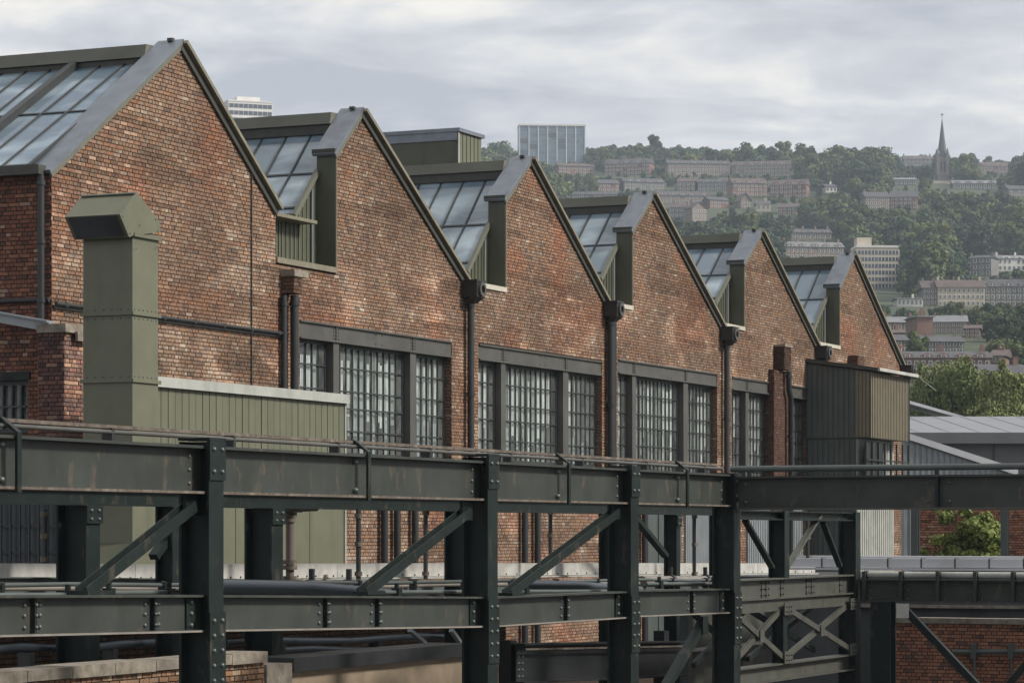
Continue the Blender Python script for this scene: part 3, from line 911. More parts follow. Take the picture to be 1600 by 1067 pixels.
# corbelled brick head with twin pipes beside the first window
def brick_block(s0, s1, i0, z0, z1, seed, tone):
    mb = MB(); mb.box(s0, s1, i0, -0.0155, z0, z1); o = fac.part('brick_corbel', mb, M['mortar'])
    b = BrickSet(seed=seed); z = z0; row = 0
    while z < z1-0.03:
        b.course(lambda u, v: (u, i0, v), row, z, s0, s0, s1, s1, (0,-1,0), tone)
        b.course(lambda u, v: (s0, u, v), row, z, i0, i0, -0.016, -0.016, (-1,0,0), tone)
        z += BH; row += 1
    b.build(fac, o, M['brick_clean'], 0)
    return o
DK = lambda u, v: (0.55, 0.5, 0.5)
hp = SX(447); hz = PT(447, 425, 0).z
brick_block(hp-0.20, hp+0.10, -0.26, hz-0.40, hz-0.10, 81, DK); mb = MB(); mb.box(hp-0.24, hp+0.30, -0.30, -0.015, hz-0.10, hz+0.02); fac.part('corbel_cap', mb, M['stone'])
downpipe(hp+0.02, -0.16, hz-0.42, ZC-0.3, 0.075, 3, False); downpipe(hp-0.24, -0.09, hz-0.44, ZC-0.3, 0.055, 2, False)
rg = MB(); rg.ring((hp+0.28, -0.02, hz-0.50), (0,-1,0), 0.03, 0.09, 0.06); fac.part('wall_ring', rg, M['blacksteel'])
hp = SX(1214); hz = PT(1214, 543, 0).z
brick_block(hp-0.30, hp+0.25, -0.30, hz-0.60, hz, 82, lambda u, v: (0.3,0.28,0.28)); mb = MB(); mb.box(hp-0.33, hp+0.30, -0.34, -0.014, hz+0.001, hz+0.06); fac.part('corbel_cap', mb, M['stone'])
downpipe(hp+0.10, -0.30, hz-0.62, ZC-1.0, 0.075, 4, False, kink=hz-1.1)
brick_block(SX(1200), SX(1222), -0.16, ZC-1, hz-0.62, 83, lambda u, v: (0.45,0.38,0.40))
hp = SX(1330); hz = PT(1330, 557, 0).z
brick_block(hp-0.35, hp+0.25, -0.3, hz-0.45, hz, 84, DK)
mb = MB(); zp = ZC+3.53
mb.tube([(FS+0.02,-0.075,zp),(SX(443),-0.075,zp)], 0.032, 10); mb.box(FS+0.02, SX(443), -0.05, -0.015, zp-0.07, zp-0.03)
for q in range(8): clamp_rings(mb, (lerp(FS+0.3, SX(430), q/7), -0.075, zp), 0.03)
fac.part('ledge_pipe', mb, M['blacksteel'])
mb = MB(); mb.tube([(S0-0.06,0.0,zp+0.06),(S0-0.06,2.5,zp+0.06)], 0.04, 8); fac.part('ledge_pipe', mb, M['blacksteel'])
mb = MB(); sc_ = SX(391); mb.tube([(sc_,-0.03,PT(391,268,0).z),(sc_,-0.03,ZC+2.3)], 0.014, 6); fac.part('conduit', mb, M['blacksteel'])
# black service pipes and doors low on the front
for x in (592, 612, 640, 700, 812, 832, 1000):
    s = SX(x); mb = MB(); mb.tube([(s,-0.12,SILLZ-0.1),(s,-0.12,ZC-3)], 0.07 if x % 2 == 0 else 0.05, 10); mb.box(s-0.12, s+0.12, -0.10, -0.02, SILLZ-0.35, SILLZ-0.28)
    fac.part('service_pipe', mb, M['blacksteel'])
for x0, x1, mm in ((1008, 1062, 'clad_dark'), (1068, 1120, 'clad_grey'), (1165, 1250, 'clad_grey')):
    s0, s1 = SX(x0), SX(x1); mb = MB(); s = s0
    mb.box(s0, s1, -0.05, -0.016, ZC-3, SILLZ-0.12)
    do = fac.part('sheet_door', mb, M[mm])
    rb = MB()
    while s < s1-0.05: rb.box(s, s+0.05, -0.075, -0.051, ZC-3, SILLZ-0.14); s += 0.14 if mm != 'clad_dark' else 0.7
    fac.part('rib', rb, M[mm], parent=do)
# barred window low on the left
mb = MB(); side_i = (0.0, 1.3)
zb0, zb1 = ZC-0.75, ZC+0.55
sb = FS-0.6
bw = MB(); bw.box(sb+0.1, sb+0.14, -0.9, 2.5, zb0, zb1); bwo = fac.part('window_panel', bw, M['bluepipe'])
for q in range(12):
    mb = MB(); ii = -0.85+q*0.17; mb.box(sb, sb+0.03, ii, ii+0.025, zb0, zb1); fac.part('window_bar', mb, M['winbar'], parent=bwo)
mb = MB()
for zz_ in (-0.32, 0.08): mb.box(sb+0.031, sb+0.05, -0.9, 2.5, ZC+zz_, ZC+zz_+0.03)
fac.part('cross_bar', mb, M['winbar'], parent=bwo)

# ------------------------------------------------------------------ exhaust duct
DN = 2.6
ds0, ds1 = SX(207, DN), SX(247, DN)
dn0 = NX(130, ds0)
duct = Thing('exhaust_duct', 'tall olive sheet-metal exhaust duct with angled hood in front of the first gable', 'duct', (ds0, -DN, 0))
zt = HZ(ds0, DN, 361)
mb = MB(); mb.box(ds0, ds1, -DN, -dn0, ZC-2.5, zt); duct.part('shaft', mb, M['olive'])
def fl(y, h=0.05, e=0.035):
    z = HZ(ds0, DN, y); mb = MB(); mb.box(ds0-e, ds1+e, -DN-e, -dn0+e, z-h/2, z+h/2); f = duct.part('flange', mb, M['olive']); return z, f
for y, n in ((489, 1), (594, 1)):
    z, f = fl(y)
    rv = MB()
    for q in range(6):
        for dz in (-0.07, 0.06):
            if y > 500 and dz < 0: continue
            rv.bolt((ds0, lerp(-DN+.06, -dn0-.06, q/5), z+dz), (-1,0,0), 0.014, 0.012); rv.bolt((lerp(ds0+.06, ds1-.06, q/5), -DN, z+dz), (0,-1,0), 0.014, 0.012)
    duct.part('rivet', rv, M['bolt'], parent=f)
def D2(x, y): s = SX(x, DN); return (s, HZ(s, DN, y))
prof = [D2(211,300), D2(247,347), D2(247,363), D2(206.5,368), D2(199,371), D2(184,335)]
mb = MB(); mb.poly([(s, -DN-0.03, z) for s, z in prof], (0, (DN-dn0)+0.06+0.03, 0)); ho = duct.part('hood', mb, M['olive'])
mb = MB(); p1, p2 = prof[4], prof[5]
mb.poly([(lerp(p1[0],p2[0],.06)-0.012, -DN+0.03, lerp(p1[1],p2[1],.06)), (lerp(p1[0],p2[0],.94)-0.012, -DN+0.03, lerp(p1[1],p2[1],.94)), (lerp(p1[0],p2[0],.94)-0.012, -dn0-0.0, lerp(p1[1],p2[1],.94)), (lerp(p1[0],p2[0],.06)-0.012, -dn0-0.0, lerp(p1[1],p2[1],.06))], (0.004,0,0))
duct.part('hood_opening', mb, M['inside'], parent=ho)
mb = MB(); a = prof[0]; b = prof[5]
mb.bar((lerp(a[0],b[0],.12), -DN-0.03, lerp(a[1],b[1],.12)+.01), (lerp(a[0],b[0],.12), -dn0+0.03, lerp(a[1],b[1],.12)+.01), 0.04, 0.015); duct.part('hood_seam', mb, M['trim'], parent=ho)
mb = MB(); mb.box(ds0-.01, ds1+.03, -DN-.045, -DN-.031, zt-.08, zt-.03); duct.part('hood_strip', mb, M['olive'], parent=ho)
rv = MB()
for x, y in ((232,318),(240,343),(243,362),(208,364),(200,365),(188,338),(215,352),(243,386),(210,388)):
    s, z = D2(x, y); rv.bolt((s, -DN-0.031, z), (0,-1,0), 0.013, 0.012)
duct.part('rivet', rv, M['bolt'], parent=ho)
mb = MB(); mb.poly([(ds0-0.02, -DN, ZC-0.15), (ds0-0.02, -DN, ZC-0.45), (ds0-0.6, -DN, ZC-0.45)], (0, DN-dn0, 0)); duct.part('inlet_cone', mb, M['olive_dark'])

# ------------------------------------------------------------------ olive clad lean-to beside the duct
LN = 2.0
ls0, ls1 = SX(240, LN), SX(538, LN)
z0a, z1a = HZ(SX(250,LN), LN, 607), HZ(ls1, LN, 629)
lean = Thing('clad_lean_to', 'low olive board-clad lean-to with pale coping beside the exhaust duct', 'lean-to', (ls0, -LN, 0))
ztop = (z0a+z1a)/2
mb = MB(); mb.box(ls0, ls1-0.02, -LN+0.03, -LN+0.7, ZC-2.5, ztop-0.01); lean.part('wall', mb, M['olive_dark'])
bl_n = 30; bwid = (ls1-ls0)/bl_n
zmid = ZC+0.45
for q in range(bl_n):
    mb = MB(); s = ls0+q*bwid; j = rnd.uniform(0, 0.008)
    mb.box(s+0.008, s+bwid-0.008, -LN-j, -LN+0.029, zmid, ztop); lean.part('board', mb, M['olive'])
for q in range(5):
    mb = MB(); s = lerp(ls0, ls1, q/5); mb.box(s+0.01, lerp(ls0, ls1, (q+1)/5)-0.01, -LN, -LN+0.029, ZC-0.62, zmid-0.02); lean.part('panel', mb, M['olive'])
mb = MB(); mb.box(ls0-0.02, ls1+0.05, -LN-0.06, -LN+0.74, ztop+0.003, ztop+0.14); mb.box(ls0-0.02, ls1+0.05, -LN-0.085, -LN-0.061, ztop+0.0, ztop+0.155)
lean.part('coping', mb, M['clad_pale'])
mb = MB(); mb.box(ls1-0.02, ls1+0.02, -LN-0.03, -LN+0.03, ZC-0.62, ztop); lean.part('corner_trim', mb, M['clad_pale'])
mb = MB(); mb.box(ls0, ls1+0.03, -LN-0.06, -LN+0.02, ZC-0.68, ZC-0.625); lean.part('base_rail', mb, M['clad_pale'])

# ------------------------------------------------------------------ roof plant box
bn = -5.0
bs0 = SX(715, bn); be = SX(751, bn); zt = HZ(bs0, bn, 206)
box = Thing('plant_housing', 'olive metal plant housing with flat grey roof rising behind the second ridge', 'plant housing', (bs0, -bn, ZC+5))
mb = MB(); mb.box(bs0, be, -bn, -bn+2.6, ZC+5.0, zt); box.part('casing', mb, M['olive_dark'])
q = bs0+0.05
while q < be-0.08:
    mb = MB(); mb.box(q, q+0.18, -bn-0.02, -bn-0.002, ZC+5.0, zt-0.02); box.part('panel', mb, M['olive']); q += 0.22
mb = MB(); mb.box(bs0-0.06, be+0.08, -bn-0.08, -bn+2.7, zt, zt+0.09); mb.box(bs0-0.03, bs0-0.002, -bn-0.0, -bn+2.62, zt-0.2, zt-0.002); box.part('roof_edge', mb, M['lead'])
mb = MB(); mb.box(bs0-0.03, bs0+0.03, -bn-0.04, -bn-0.021, ZC+5, zt-0.01); box.part('corner_trim', mb, M['clad_pale'])

# ------------------------------------------------------------------ clad hoist tower on the right
ts = SX(1260)
tn0, tn1 = NX(1337, ts), NX(1360, ts)
te = SX(1418, tn1)
tz = HZ(ts, tn0, 684)
tow = Thing('clad_tower', 'dark ribbed sheet-metal hoist tower with brown cladding jutting from the last gable', 'tower', (ts, -tn1, 0))
zr0, zr1 = HZ(ts, 0, 566), HZ(ts, tn1, 579)
mb = MB(); mb.poly([(ts, 0, tz), (ts, -tn1, tz), (ts, -tn1, zr1-.02), (ts, 0, zr0-.02)], (te-ts, 0, 0)); body = tow.part('upper_body', mb, M['clad_dark'])
mb = MB(); mb.box(ts+0.05, te-0.05, -tn0, -0.02, ZC-7, tz-0.005); lower = tow.part('lower_body', mb, M['clad_dark'])
def zroof(n): return lerp(zr0, zr1, n/tn1)
n = 0.05
while n < tn0-0.08:
    mb = MB(); mb.box(ts-0.03, ts-0.002, -n-0.10, -n, tz+0.02, zroof(n+.1)-0.04); tow.part('rib', mb, M['clad_dark'], parent=body)
    mb = MB(); mb.box(ts+0.02, ts+0.048, -n-0.10, -n, ZC-1.5, tz-0.06); tow.part('rib', mb, M['clad_dark'], parent=lower)
    n += 0.15
while n < tn1-0.05:
    mb = MB(); mb.box(ts-0.03, ts-0.002, -n-0.08, -n, tz+0.02, zroof(n+.1)-0.04); tow.part('rib', mb, M['clad_brown'], parent=body); n += 0.10
mb = MB(); mb.box(ts-0.02, te, -tn1-0.03, -tn1-0.002, tz, zr1-0.04); tow.part('front_sheet', mb, M['clad_brown'], parent=body)
s = ts+0.06
while s < te-0.1:
    mb = MB(); mb.box(s, s+0.08, -tn1-0.055, -tn1-0.031, tz+0.01, zr1-0.05); tow.part('rib', mb, M['clad_brown'], parent=body); s += 0.15
mb = MB(); mb.box(ts+0.05, te-0.05, -tn0-0.025, -tn0-0.002, ZC-1.5, tz-0.02); tow.part('front_sheet', mb, M['clad_pale'], parent=lower)
s = ts+0.10
while s < te-0.15:
    mb = MB(); mb.box(s, s+0.09, -tn0-0.045, -tn0-0.026, ZC-1.5, tz-0.04); tow.part('rib', mb, M['clad_pale'], parent=lower); s += 0.2
mb = MB(); mb.poly([(ts-0.12, 0.0, zr0), (ts-0.12, -tn1-0.25, zr1-0.03), (ts-0.12, -tn1-0.25, zr1+0.07), (ts-0.12, 0.0, zr0+0.1)], (te-ts+0.3, 0, 0)); ro = tow.part('roof', mb, M['trim'])
mb = MB(); mb.box(ts-0.02, te+0.16, -tn1-0.275, -tn1-0.251, zr1-0.01, zr1+0.075); tow.part('fascia', mb, M['silver'], parent=ro)
mb = MB(); mb.box(te-0.03, te+0.03, -tn1-0.06, -tn1+0.02, tz, zr1-.03); tow.part('corner_post', mb, M['blacksteel'])
# caged platform under the jetty
mb = MB(); c0, c1 = SX(1352, tn0+.3), SX(1418, tn0+.3)
for q in range(8): s = lerp(c0, c1, q/7); mb.box(s-.02, s+.02, -tn0-.34, -tn0-.30, ZC+0.9, tz-.1)
for zz_ in (1.0, 1.45, 1.95): mb.box(c0, c1, -tn0-.36, -tn0-.342, ZC+zz_, ZC+zz_+.04)
mb.box(c0, lerp(c0,c1,.42), -tn0-.29, -tn0-.28, ZC+1.0, tz-.12)
tow.part('cage', mb, M['blacksteel'])

# ------------------------------------------------------------------ steel gantry, front row
N1 = 9.4
FW, CD = 0.30, 0.36                       # column flange width and depth
gan = Thing('steel_gantry', 'dark green riveted steel gantry running across the foreground', 'gantry', (SX(339, N1), -N1, 0))
colx = [(338, 690), (770, 714), (992, 732), (1152, 744)]
cols = []
TOPZ, BOTZ = ZC+0.90, ZC+0.40
for ci, (x, yt) in enumerate(colx):
    s = SX(x, N1+CD/2); cols.append(s)
    mb = MB(); zt = max(HZ(s, N1+CD/2, yt), TOPZ-0.02)
    mb.ibeam((s, -N1, 0.0), (s, -N1, zt), CD, FW, 0.03, 0.025, up=(0,1,0))
    co = gan.part('column', mb, M['steel'])
    # cap plate and splice plate with bolts
    f = -N1-CD/2
    for z0, z1, nm in ((zt-0.40, zt+0.01, 'cap_plate'), (ZC-1.62, ZC-0.82, 'splice_plate')):
        dz = {0:0, 1:-0.02, 2:-0.07, 3:-0.1}[ci] if nm == 'splice_plate' else 0
        mb = MB(); mb.box(s-FW/2-0.012, s+FW/2+0.012, f-0.02, f-0.001, z0+dz, z1+dz); pl = gan.part(nm, mb, M['steel'], parent=co)
        rv = MB(); rows_ = 2 if nm == 'cap_plate' else 5
        for q in range(rows_):
            zz_ = lerp(z0+0.09, z1-0.09, q/(rows_-1))+dz
            for d_ in (-0.085, 0.085): rv.bolt((s+d_, f-0.021, zz_), (0,-1,0), 0.026, 0.022)
        gan.part('bolt', rv, M['bolt'], parent=pl)
    mb = MB(); mb.box(s-FW/2-0.02, s+FW/2+0.02, f-0.02, -N1+CD/2, zt+0.012, zt+0.04); gan.part('top_plate', mb, M['steel'], parent=co)
sstart = SX(-90, N1)
spans = [(sstart, cols[0]), (cols[0], cols[1]), (cols[1], cols[2]), (cols[2], cols[3])]
def ss_off(k): return (0.0 if k == 0 else FW/2*0.1, -FW/2*0.1)
lower_y = [((0,962),(290,958)), ((370,957.5),(755,955.5)), ((790,954),(975,944)), ((1005,942),(1140,938))]
for k, (a, b) in enumerate(spans):
    a2 = a + (0.02 if k else 0); b2 = b - 0.02
    mb = MB(); zc = (TOPZ+BOTZ)/2
    mb.ibeam((a2, -N1, zc), (b2, -N1, zc), TOPZ-BOTZ, 0.26, 0.03, 0.02)
    bo = gan.part('top_beam', mb, M['steel_web'])
    mb = MB(); mb.box(a2, b2-0.15, -N1-0.136, -N1-0.131, BOTZ+0.002, BOTZ+0.028); gan.part('lit_worn_edge', mb, M['rust'], parent=bo)  # worn, rusty edge with the light it catches put into the colour
    # web end stiffeners and bolts
    rv = MB(); 
    for q in range(3):
        for se in ((b2-FW/2-0.10), (a2+FW/2+0.06)):
            if k == 0 and se < b2-1: continue
            rv.bolt((se, -N1-0.011, BOTZ+0.11+q*0.14), (0,-1,0), 0.024, 0.02)
    gan.part('bolt', rv, M['bolt'], parent=bo)
    (x0, y0), (x1, y1) = lower_y[k]
    p0, p1 = PT(x0, y0, N1), PT(x1, y1, N1); dd = (p1-p0)/(p1.x-p0.x)
    q0 = p0+dd*(a2-p0.x); q1 = p0+dd*(b2-p0.x)
    mb = MB(); mb.ibeam(q0, q1, 0.385, 0.24, 0.025, 0.018); lo = gan.part('lower_beam', mb, M['steel_web'])
    mb = MB(); mb.bar(q0+Vector((0.02,-0.122,-0.18)), q1+Vector((-0.17,-0.122,-0.18)), 0.004, 0.02); gan.part('lit_worn_edge', mb, M['pipe'], parent=lo)
    # splice strips on the web
    rv = MB(); sts = []
    for x in {0: (48, 235), 1: (505, 586), 2: (881,), 3: (1078,)}[k]:
        s = SX(x, N1); zz_ = (p0+dd*(s-p0.x)).z
        sts.append(MB().box(s-0.02, s+0.02, -N1-0.06, -N1-0.01, zz_-0.165, zz_+0.165))
        for q in (-0.11, 0.0, 0.10):
            for d_ in (-0.13, 0.13): rv.bolt((s+d_, -N1-0.01, zz_+q), (0,-1,0), 0.024, 0.022)
            rv.bolt((s, -N1-0.06, zz_+q), (0,-1,0), 0.02, 0.02)
    for se in (a2+FW/2+0.09, b2-FW/2-0.09):
        zz_ = (p0+dd*(se-p0.x)).z
        if k == 0 and se < b2-1: continue
        sts.append(MB().box(se-0.09, se+0.09, -N1-0.03, -N1-0.01, zz_-0.19, zz_+0.19))
        for q in (-0.12, 0.0, 0.12): rv.bolt((se, -N1-0.031, zz_+q), (0,-1,0), 0.026, 0.022)
    for st in sts: gan.part('splice_strip', st, M['steel'], parent=lo)
    gan.part('bolt', rv, M['bolt'], parent=lo)
# brackets that carry the rail
for x in (30, 577, 890, 1075):
    s = SX(x, N1+0.16); mb = MB()
    mb.box(s-0.035, s+0.035, -N1-0.165, -N1-0.137, BOTZ-0.03, TOPZ+0.03)
    mb.poly([(s-0.035,-N1-0.165,TOPZ+0.03),(s-0.035,-N1-0.137,TOPZ+0.03),(s-0.035,-N1+0.14,TOPZ+0.17),(s-0.035,-N1+0.02,TOPZ+0.17)], (0.07,0,0))
    br = gan.part('bracket', mb, M['steel'])
    rv = MB()
    for zz_ in (BOTZ+0.09, TOPZ-0.08): rv.bolt((s-0.10,-N1-0.011,zz_), (0,-1,0), 0.035, 0.05)
    gan.part('bolt', rv, M['bolt'], parent=br)
# diagonal braces
for (x0,y0),(x1,y1) in (((128,926),(299,790)), ((566,926),(728,800)), ((792,928),(962,800))):
    a = PT(x0,y0,N1); b = PT(x1,y1,N1)
    mb = MB(); mb.channel(a, b, 0.15, 0.20, 0.016, up=(0,1,0)) if False else mb.ibeam(a, b, 0.13, 0.12, 0.012, 0.012, up=(0,-1,0))
    gan.part('brace', mb, M['steel'])
    mb = MB(); mb.box(b.x-0.14, b.x+0.16, -N1-0.02, -N1+0.02, b.z-0.10, b.z+0.14); gan.part('gusset', mb, M['steel'])
    mb = MB(); mb.box(a.x-0.05, a.x+0.35, -N1-0.10, -N1+0.10, a.z-0.02, a.z+0.02); gan.part('foot_plate', mb, M['steel'])
# right-hand beam at a right angle
sc4 = cols[3]
nA, nB = N1+CD/2+0.02, N1+12.0
mb = MB(); zc = ZC+0.61; mb.ibeam((sc4, -nA, zc), (sc4, -nB, zc), 0.52, 0.26, 0.03, 0.02); rb_ = gan.part('cross_beam', mb, M['steel_web'])
rv = MB()
for nn_ in (nA+0.12, nA+3.02, nA+3.36):
    for q in (-0.14, 0.14): rv.bolt((sc4-0.011, -nn_, zc+q), (-1,0,0), 0.028, 0.022)
gan.part('bolt', rv, M['bolt'], parent=rb_)
mb = MB(); mb.box(sc4-0.13, sc4-0.012, -nA-3.21, -nA-3.17, zc-0.225, zc+0.225); mb.box(sc4-0.10, sc4-0.05, -nA-3.21, -nA-3.15, zc+0.262, zc+0.36); gan.part('stiffener', mb, M['steel'], parent=rb_)
mb = MB(); mb.box(sc4-0.136, sc4-0.131, -nB, -nA-0.05, zc-0.259, zc-0.232); gan.part('lit_worn_edge', mb, M['steel_lit'], parent=rb_)  # pale edge strip, caught light put into its colour

# rail along the gantry top
rail = Thing('rust_rail', 'rust-speckled rail and pipe lying along the top of the gantry', 'rail', (sstart, -N1+0.2, TOPZ))
mb = MB(); mb.bar((sstart,-N1+0.08,TOPZ+0.145),(cols[3]-0.3,-N1+0.08,TOPZ+0.145), 0.10, 0.035); rail.part('strip', mb, M['rust'])
mb = MB(); mb.tube([(sstart,-N1+0.0,TOPZ+0.09),(cols[3]-0.2,-N1+0.0,TOPZ+0.09)], 0.022, 8); rail.part('pipe', mb, M['steel_lint'])
mb = MB()
q = sstart+0.4
while q < cols[3]-0.5: mb.box(q, q+0.05, -N1-0.02, -N1+0.10, TOPZ+0.003, TOPZ+0.13); q += 2.4
rail.part('support', mb, M['blacksteel'])
hr = Thing('handrail', 'dark painted handrail pipe above the right-hand cross beam', 'handrail', (sc4, -nA, TOPZ))
mb = MB(); mb.tube([(sc4-0.06,-nA+0.1,ZC+0.985),(sc4-0.06,-nB,ZC+0.985)], 0.05, 10); hr.part('pipe', mb, M['clad_dark'])
mb = MB(); 
for nn_ in (nA+0.2, nA+5.4): mb.box(sc4-0.09, sc4-0.03, -nn_-0.03, -nn_+0.03, ZC+0.873, ZC+0.94)
hr.part('post', mb, M['blacksteel'])

# ------------------------------------------------------------------ lattice truss beyond the corner
s5 = SX(1324, N1)
tr = Thing('lattice_truss', 'grey-green riveted truss with crossed bracing beyond the gantry corner', 'truss', (sc4, -N1, 0))
u0, u1 = ZC-0.73, ZC-1.07
mb = MB(); mb.ibeam((sc4+0.2,-N1,(u0+u1)/2),(s5+0.05,-N1,(u0+u1)/2), u0-u1, 0.26, 0.025, 0.018); tc = tr.part('top_chord', mb, M['steel_lit'])
rv = MB(); sts = []
for x in (1190, 1197, 1220, 1260, 1268, 1312):
    s = SX(x, N1)
    sts.append(MB().box(s-0.05, s+0.05, -N1-0.02, -N1-0.01, u1+0.03, u0-0.03))
    for q in (0.07, 0.17, 0.27):
        for d_ in (-0.06, 0.06): rv.bolt((s+d_, -N1-0.021, u1+q), (0,-1,0), 0.02, 0.02)
for st in sts: tr.part('splice_strip', st, M['steel_lit'], parent=tc)
tr.part('bolt', rv, M['blacksteel'], parent=tc)
mb = MB(); mb.box(sc4+0.2, s5, -N1-0.06, -N1+0.06, u1-0.20, u1-0.002); tr.part('gusset_band', mb, M['steel_lit'])
l0 = ZC-2.12
mb = MB(); mb.ibeam((sc4+0.2,-N1,l0-0.14),(s5+0.05,-N1,l0-0.14), 0.28, 0.26, 0.025, 0.018); tr.part('bottom_chord', mb, M['steel_lit'])
sm = SX(1218, N1)
mb = MB(); mb.ibeam((sm,-N1,l0),(sm,-N1,u1-0.2), 0.2, 0.2, 0.02, 0.015, up=(0,1,0)); tr.part('post', mb, M['steel'])
for a, b in ((SX(1135,N1), sm), (sm, s5)):
    for (p, q, dn_) in ((a, b, 0.10), (b, a, 0.05)):
        mb = MB(); mb.ibeam((p, -N1-dn_, u1-0.15), (q, -N1-dn_, l0+0.05), 0.05, 0.095, 0.014, 0.04, up=(0,-1,0)); tr.part('diagonal', mb, M['steel_lit'])
        mb = MB(); mb.ibeam((p, -N1+0.5+dn_, u1-0.15), (q, -N1+0.5+dn_, l0+0.05), 0.05, 0.09, 0.014, 0.03, up=(0,-1,0)); tr.part('diagonal', mb, M['steel'])
    c = (a+b)/2; zc = (u1-0.15+l0+0.05)/2
    mb = MB(); mb.box(c-0.1, c+0.1, -N1-0.15, -N1-0.135, zc-0.1, zc+0.1); gp_ = tr.part('gusset', mb, M['steel_lit'])
for s, z in ((sm, u1-0.18), (sm, l0+0.08), (s5-0.1, u1-0.18), (s5-0.1, l0+0.08)):
    mb = MB(); mb.box(s-0.2, s+0.2, -N1-0.16, -N1-0.14, z-0.09, z+0.11); gp_ = tr.part('gusset', mb, M['steel_lit'])
    rv = MB()
    for q in (-0.12, 0, 0.12):
        for w_ in (-0.03, 0.05): rv.bolt((s+q, -N1-0.161, z+w_), (0,-1,0), 0.02, 0.02)
    tr.part('bolt', rv, M['blacksteel'], parent=gp_)
mb = MB(); mb.ibeam((s5+0.12,-N1,0),(s5+0.12,-N1,ZC+0.36), 0.32, 0.28, 0.028, 0.02, up=(0,1,0)); tr.part('column', mb, M['steel'])
sp_ = SX(1217, N1)
mb = MB(); mb.ibeam((sp_,-N1,u0),(sp_,-N1,ZC+0.36), 0.28, 0.24, 0.025, 0.02, up=(0,1,0)); tr.part('upper_post', mb, M['steel'])
mb = MB(); mb.ibeam((sc4+0.16,-N1,ZC+0.28),(s5,-N1,ZC+0.28), 0.15, 0.22, 0.02, 0.015); tr.part('upper_beam', mb, M['steel'])
for (x0,y0),(x1,y1) in (((1164,812),(1206,886)), ((1228,888),(1280,806)), ((1286,816),(1312,884))):
    mb = MB(); mb.bar(PT(x0,y0,N1), PT(x1,y1,N1), 0.05, 0.10, (0,-1,0)); tr.part('upper_brace', mb, M['steel_lit'] if x0 == 1228 else M['steel'])
# back wall panel seen through the truss
bp_ = Thing('panel_screen', 'grey-green sheet panels standing behind the crossed truss bracing', 'screen', (sc4, -N1+1.4, 0))
for q in range(3):
    mb = MB(); a = lerp(sc4+2.2, s5-0.3, q/3); mb.box(a, a+(s5-0.3-sc4-2.2)/3-0.05, -N1+1.4, -N1+1.45, 0.0, ZC-1.25); bp_.part('panel', mb, M['steel_lit'])
mb = MB(); mb.box(sc4+2.2, s5-0.3, -N1+1.36, -N1+1.399, ZC-1.95, ZC-1.90); bp_.part('rail', mb, M['silver'])

# ------------------------------------------------------------------ right lower girder with lagged pipe and trunking
sg = s5+0.15
gir = Thing('pipe_girder', 'dark steel girder at lower right with clamps and a column below', 'girder', (sg, -N1-0.2, 0))
gz = HZ(sg, N1+1, 922)
mb = MB(); mb.ibeam((sg,-N1-0.18,gz),(sg,-N1-12,gz), 0.40, 0.26, 0.028, 0.02); gir.part('beam', mb, M['steel_web'])
for q in range(17):
    nn_ = N1+0.3+q*0.66
    mb = MB(); mb.box(sg-0.15, sg-0.012, -nn_-0.03, -nn_+0.03, gz-0.17, gz+0.17); mb.box(sg-0.165, sg-0.131, -nn_-0.03, -nn_+0.03, gz-0.2, gz+0.33)
    st = gir.part('stiffener', mb, M['blacksteel'])
    rv = MB()
    for z_ in (-0.15, 0, 0.15):
        for d_ in (-0.09, 0.09): rv.bolt((sg-0.011,-nn_+d_,gz+z_), (-1,0,0), 0.02, 0.018)
    gir.part('bolt', rv, M['bolt'], parent=st)
n0 = NX(1380, sg)
mb = MB(); mb.ibeam((sg,-n0,0),(sg,-n0,gz-0.2), 0.34, 0.36, 0.03, 0.02); gir.part('column', mb, M['steel'])
a = PS(1408, 945, sg-0.1); b = PS(1545, 1090, sg-0.1)
mb = MB(); mb.bar(a, b, 0.12, 0.14, (1,0,0)); gir.part('brace', mb, M['steel'])
mb = MB(); mb.box(a.x-0.09, a.x-0.06, a.y-0.16, a.y+0.06, a.z-0.22, a.z+0.03); gir.part('gusset', mb, M['silver'])
a = PS(1625, 1010, sg-0.1); b = PS(1560, 1090, sg-0.1)
mb = MB(); mb.bar(a, b, 0.1, 0.12, (1,0,0)); gir.part('brace', mb, M['steel'])
lp = Thing('lagged_pipe', 'brown-grey lagged pipe resting on the lower right girder', 'pipe', (sg+0.05, -N1-0.3, gz+0.2))
mb = MB(); mb.tube([(sg+0.02,-N1-0.25,gz+0.27),(sg+0.02,-N1-12,gz+0.27)], 0.06, 14); lp.part('pipe', mb, M['clad_pale'])
for q in range(17):
    mb = MB(); nn_ = N1+0.3+q*0.66; mb.tube([(sg+0.02,-nn_-0.03,gz+0.27),(sg+0.02,-nn_+0.03,gz+0.27)], 0.072, 14); lp.part('clamp', mb, M['blacksteel'])
st_ = sg+1.6
zq = HZ(st_, N1, 879)
tk = Thing('cable_trunking', 'pale galvanised trunking in short sections across the lower right', 'trunking', (st_, -N1, zq))
for q in range(20):
    mb = MB(); nn_ = N1-1.6+q*0.62
    mb.box(st_-0.13, st_+0.13, -nn_-0.595, -nn_, zq-0.08, zq+0.08); tk.part('section', mb, M['roof_white'])
    mb = MB(); mb.box(st_-0.15, st_+0.15, -nn_-0.012, -nn_+0.012, zq-0.11, zq+0.11) if False else mb.box(st_-0.14, st_+0.14, -nn_-0.62, -nn_-0.605, zq-0.09, zq+0.09); tk.part('joint', mb, M['blacksteel'])
mb = MB(); mb.box(st_-0.2, st_+0.16, -N1-10.8, -N1+1.6, zq-0.13, zq-0.091); tk.part('tray', mb, M['roof_white'])
mb = MB(); mb.box(st_+0.4, st_+0.9, -N1-3.2, -N1+1.6, zq+0.05, zq+0.12); tk.part('lid', mb, M['roof_white'])

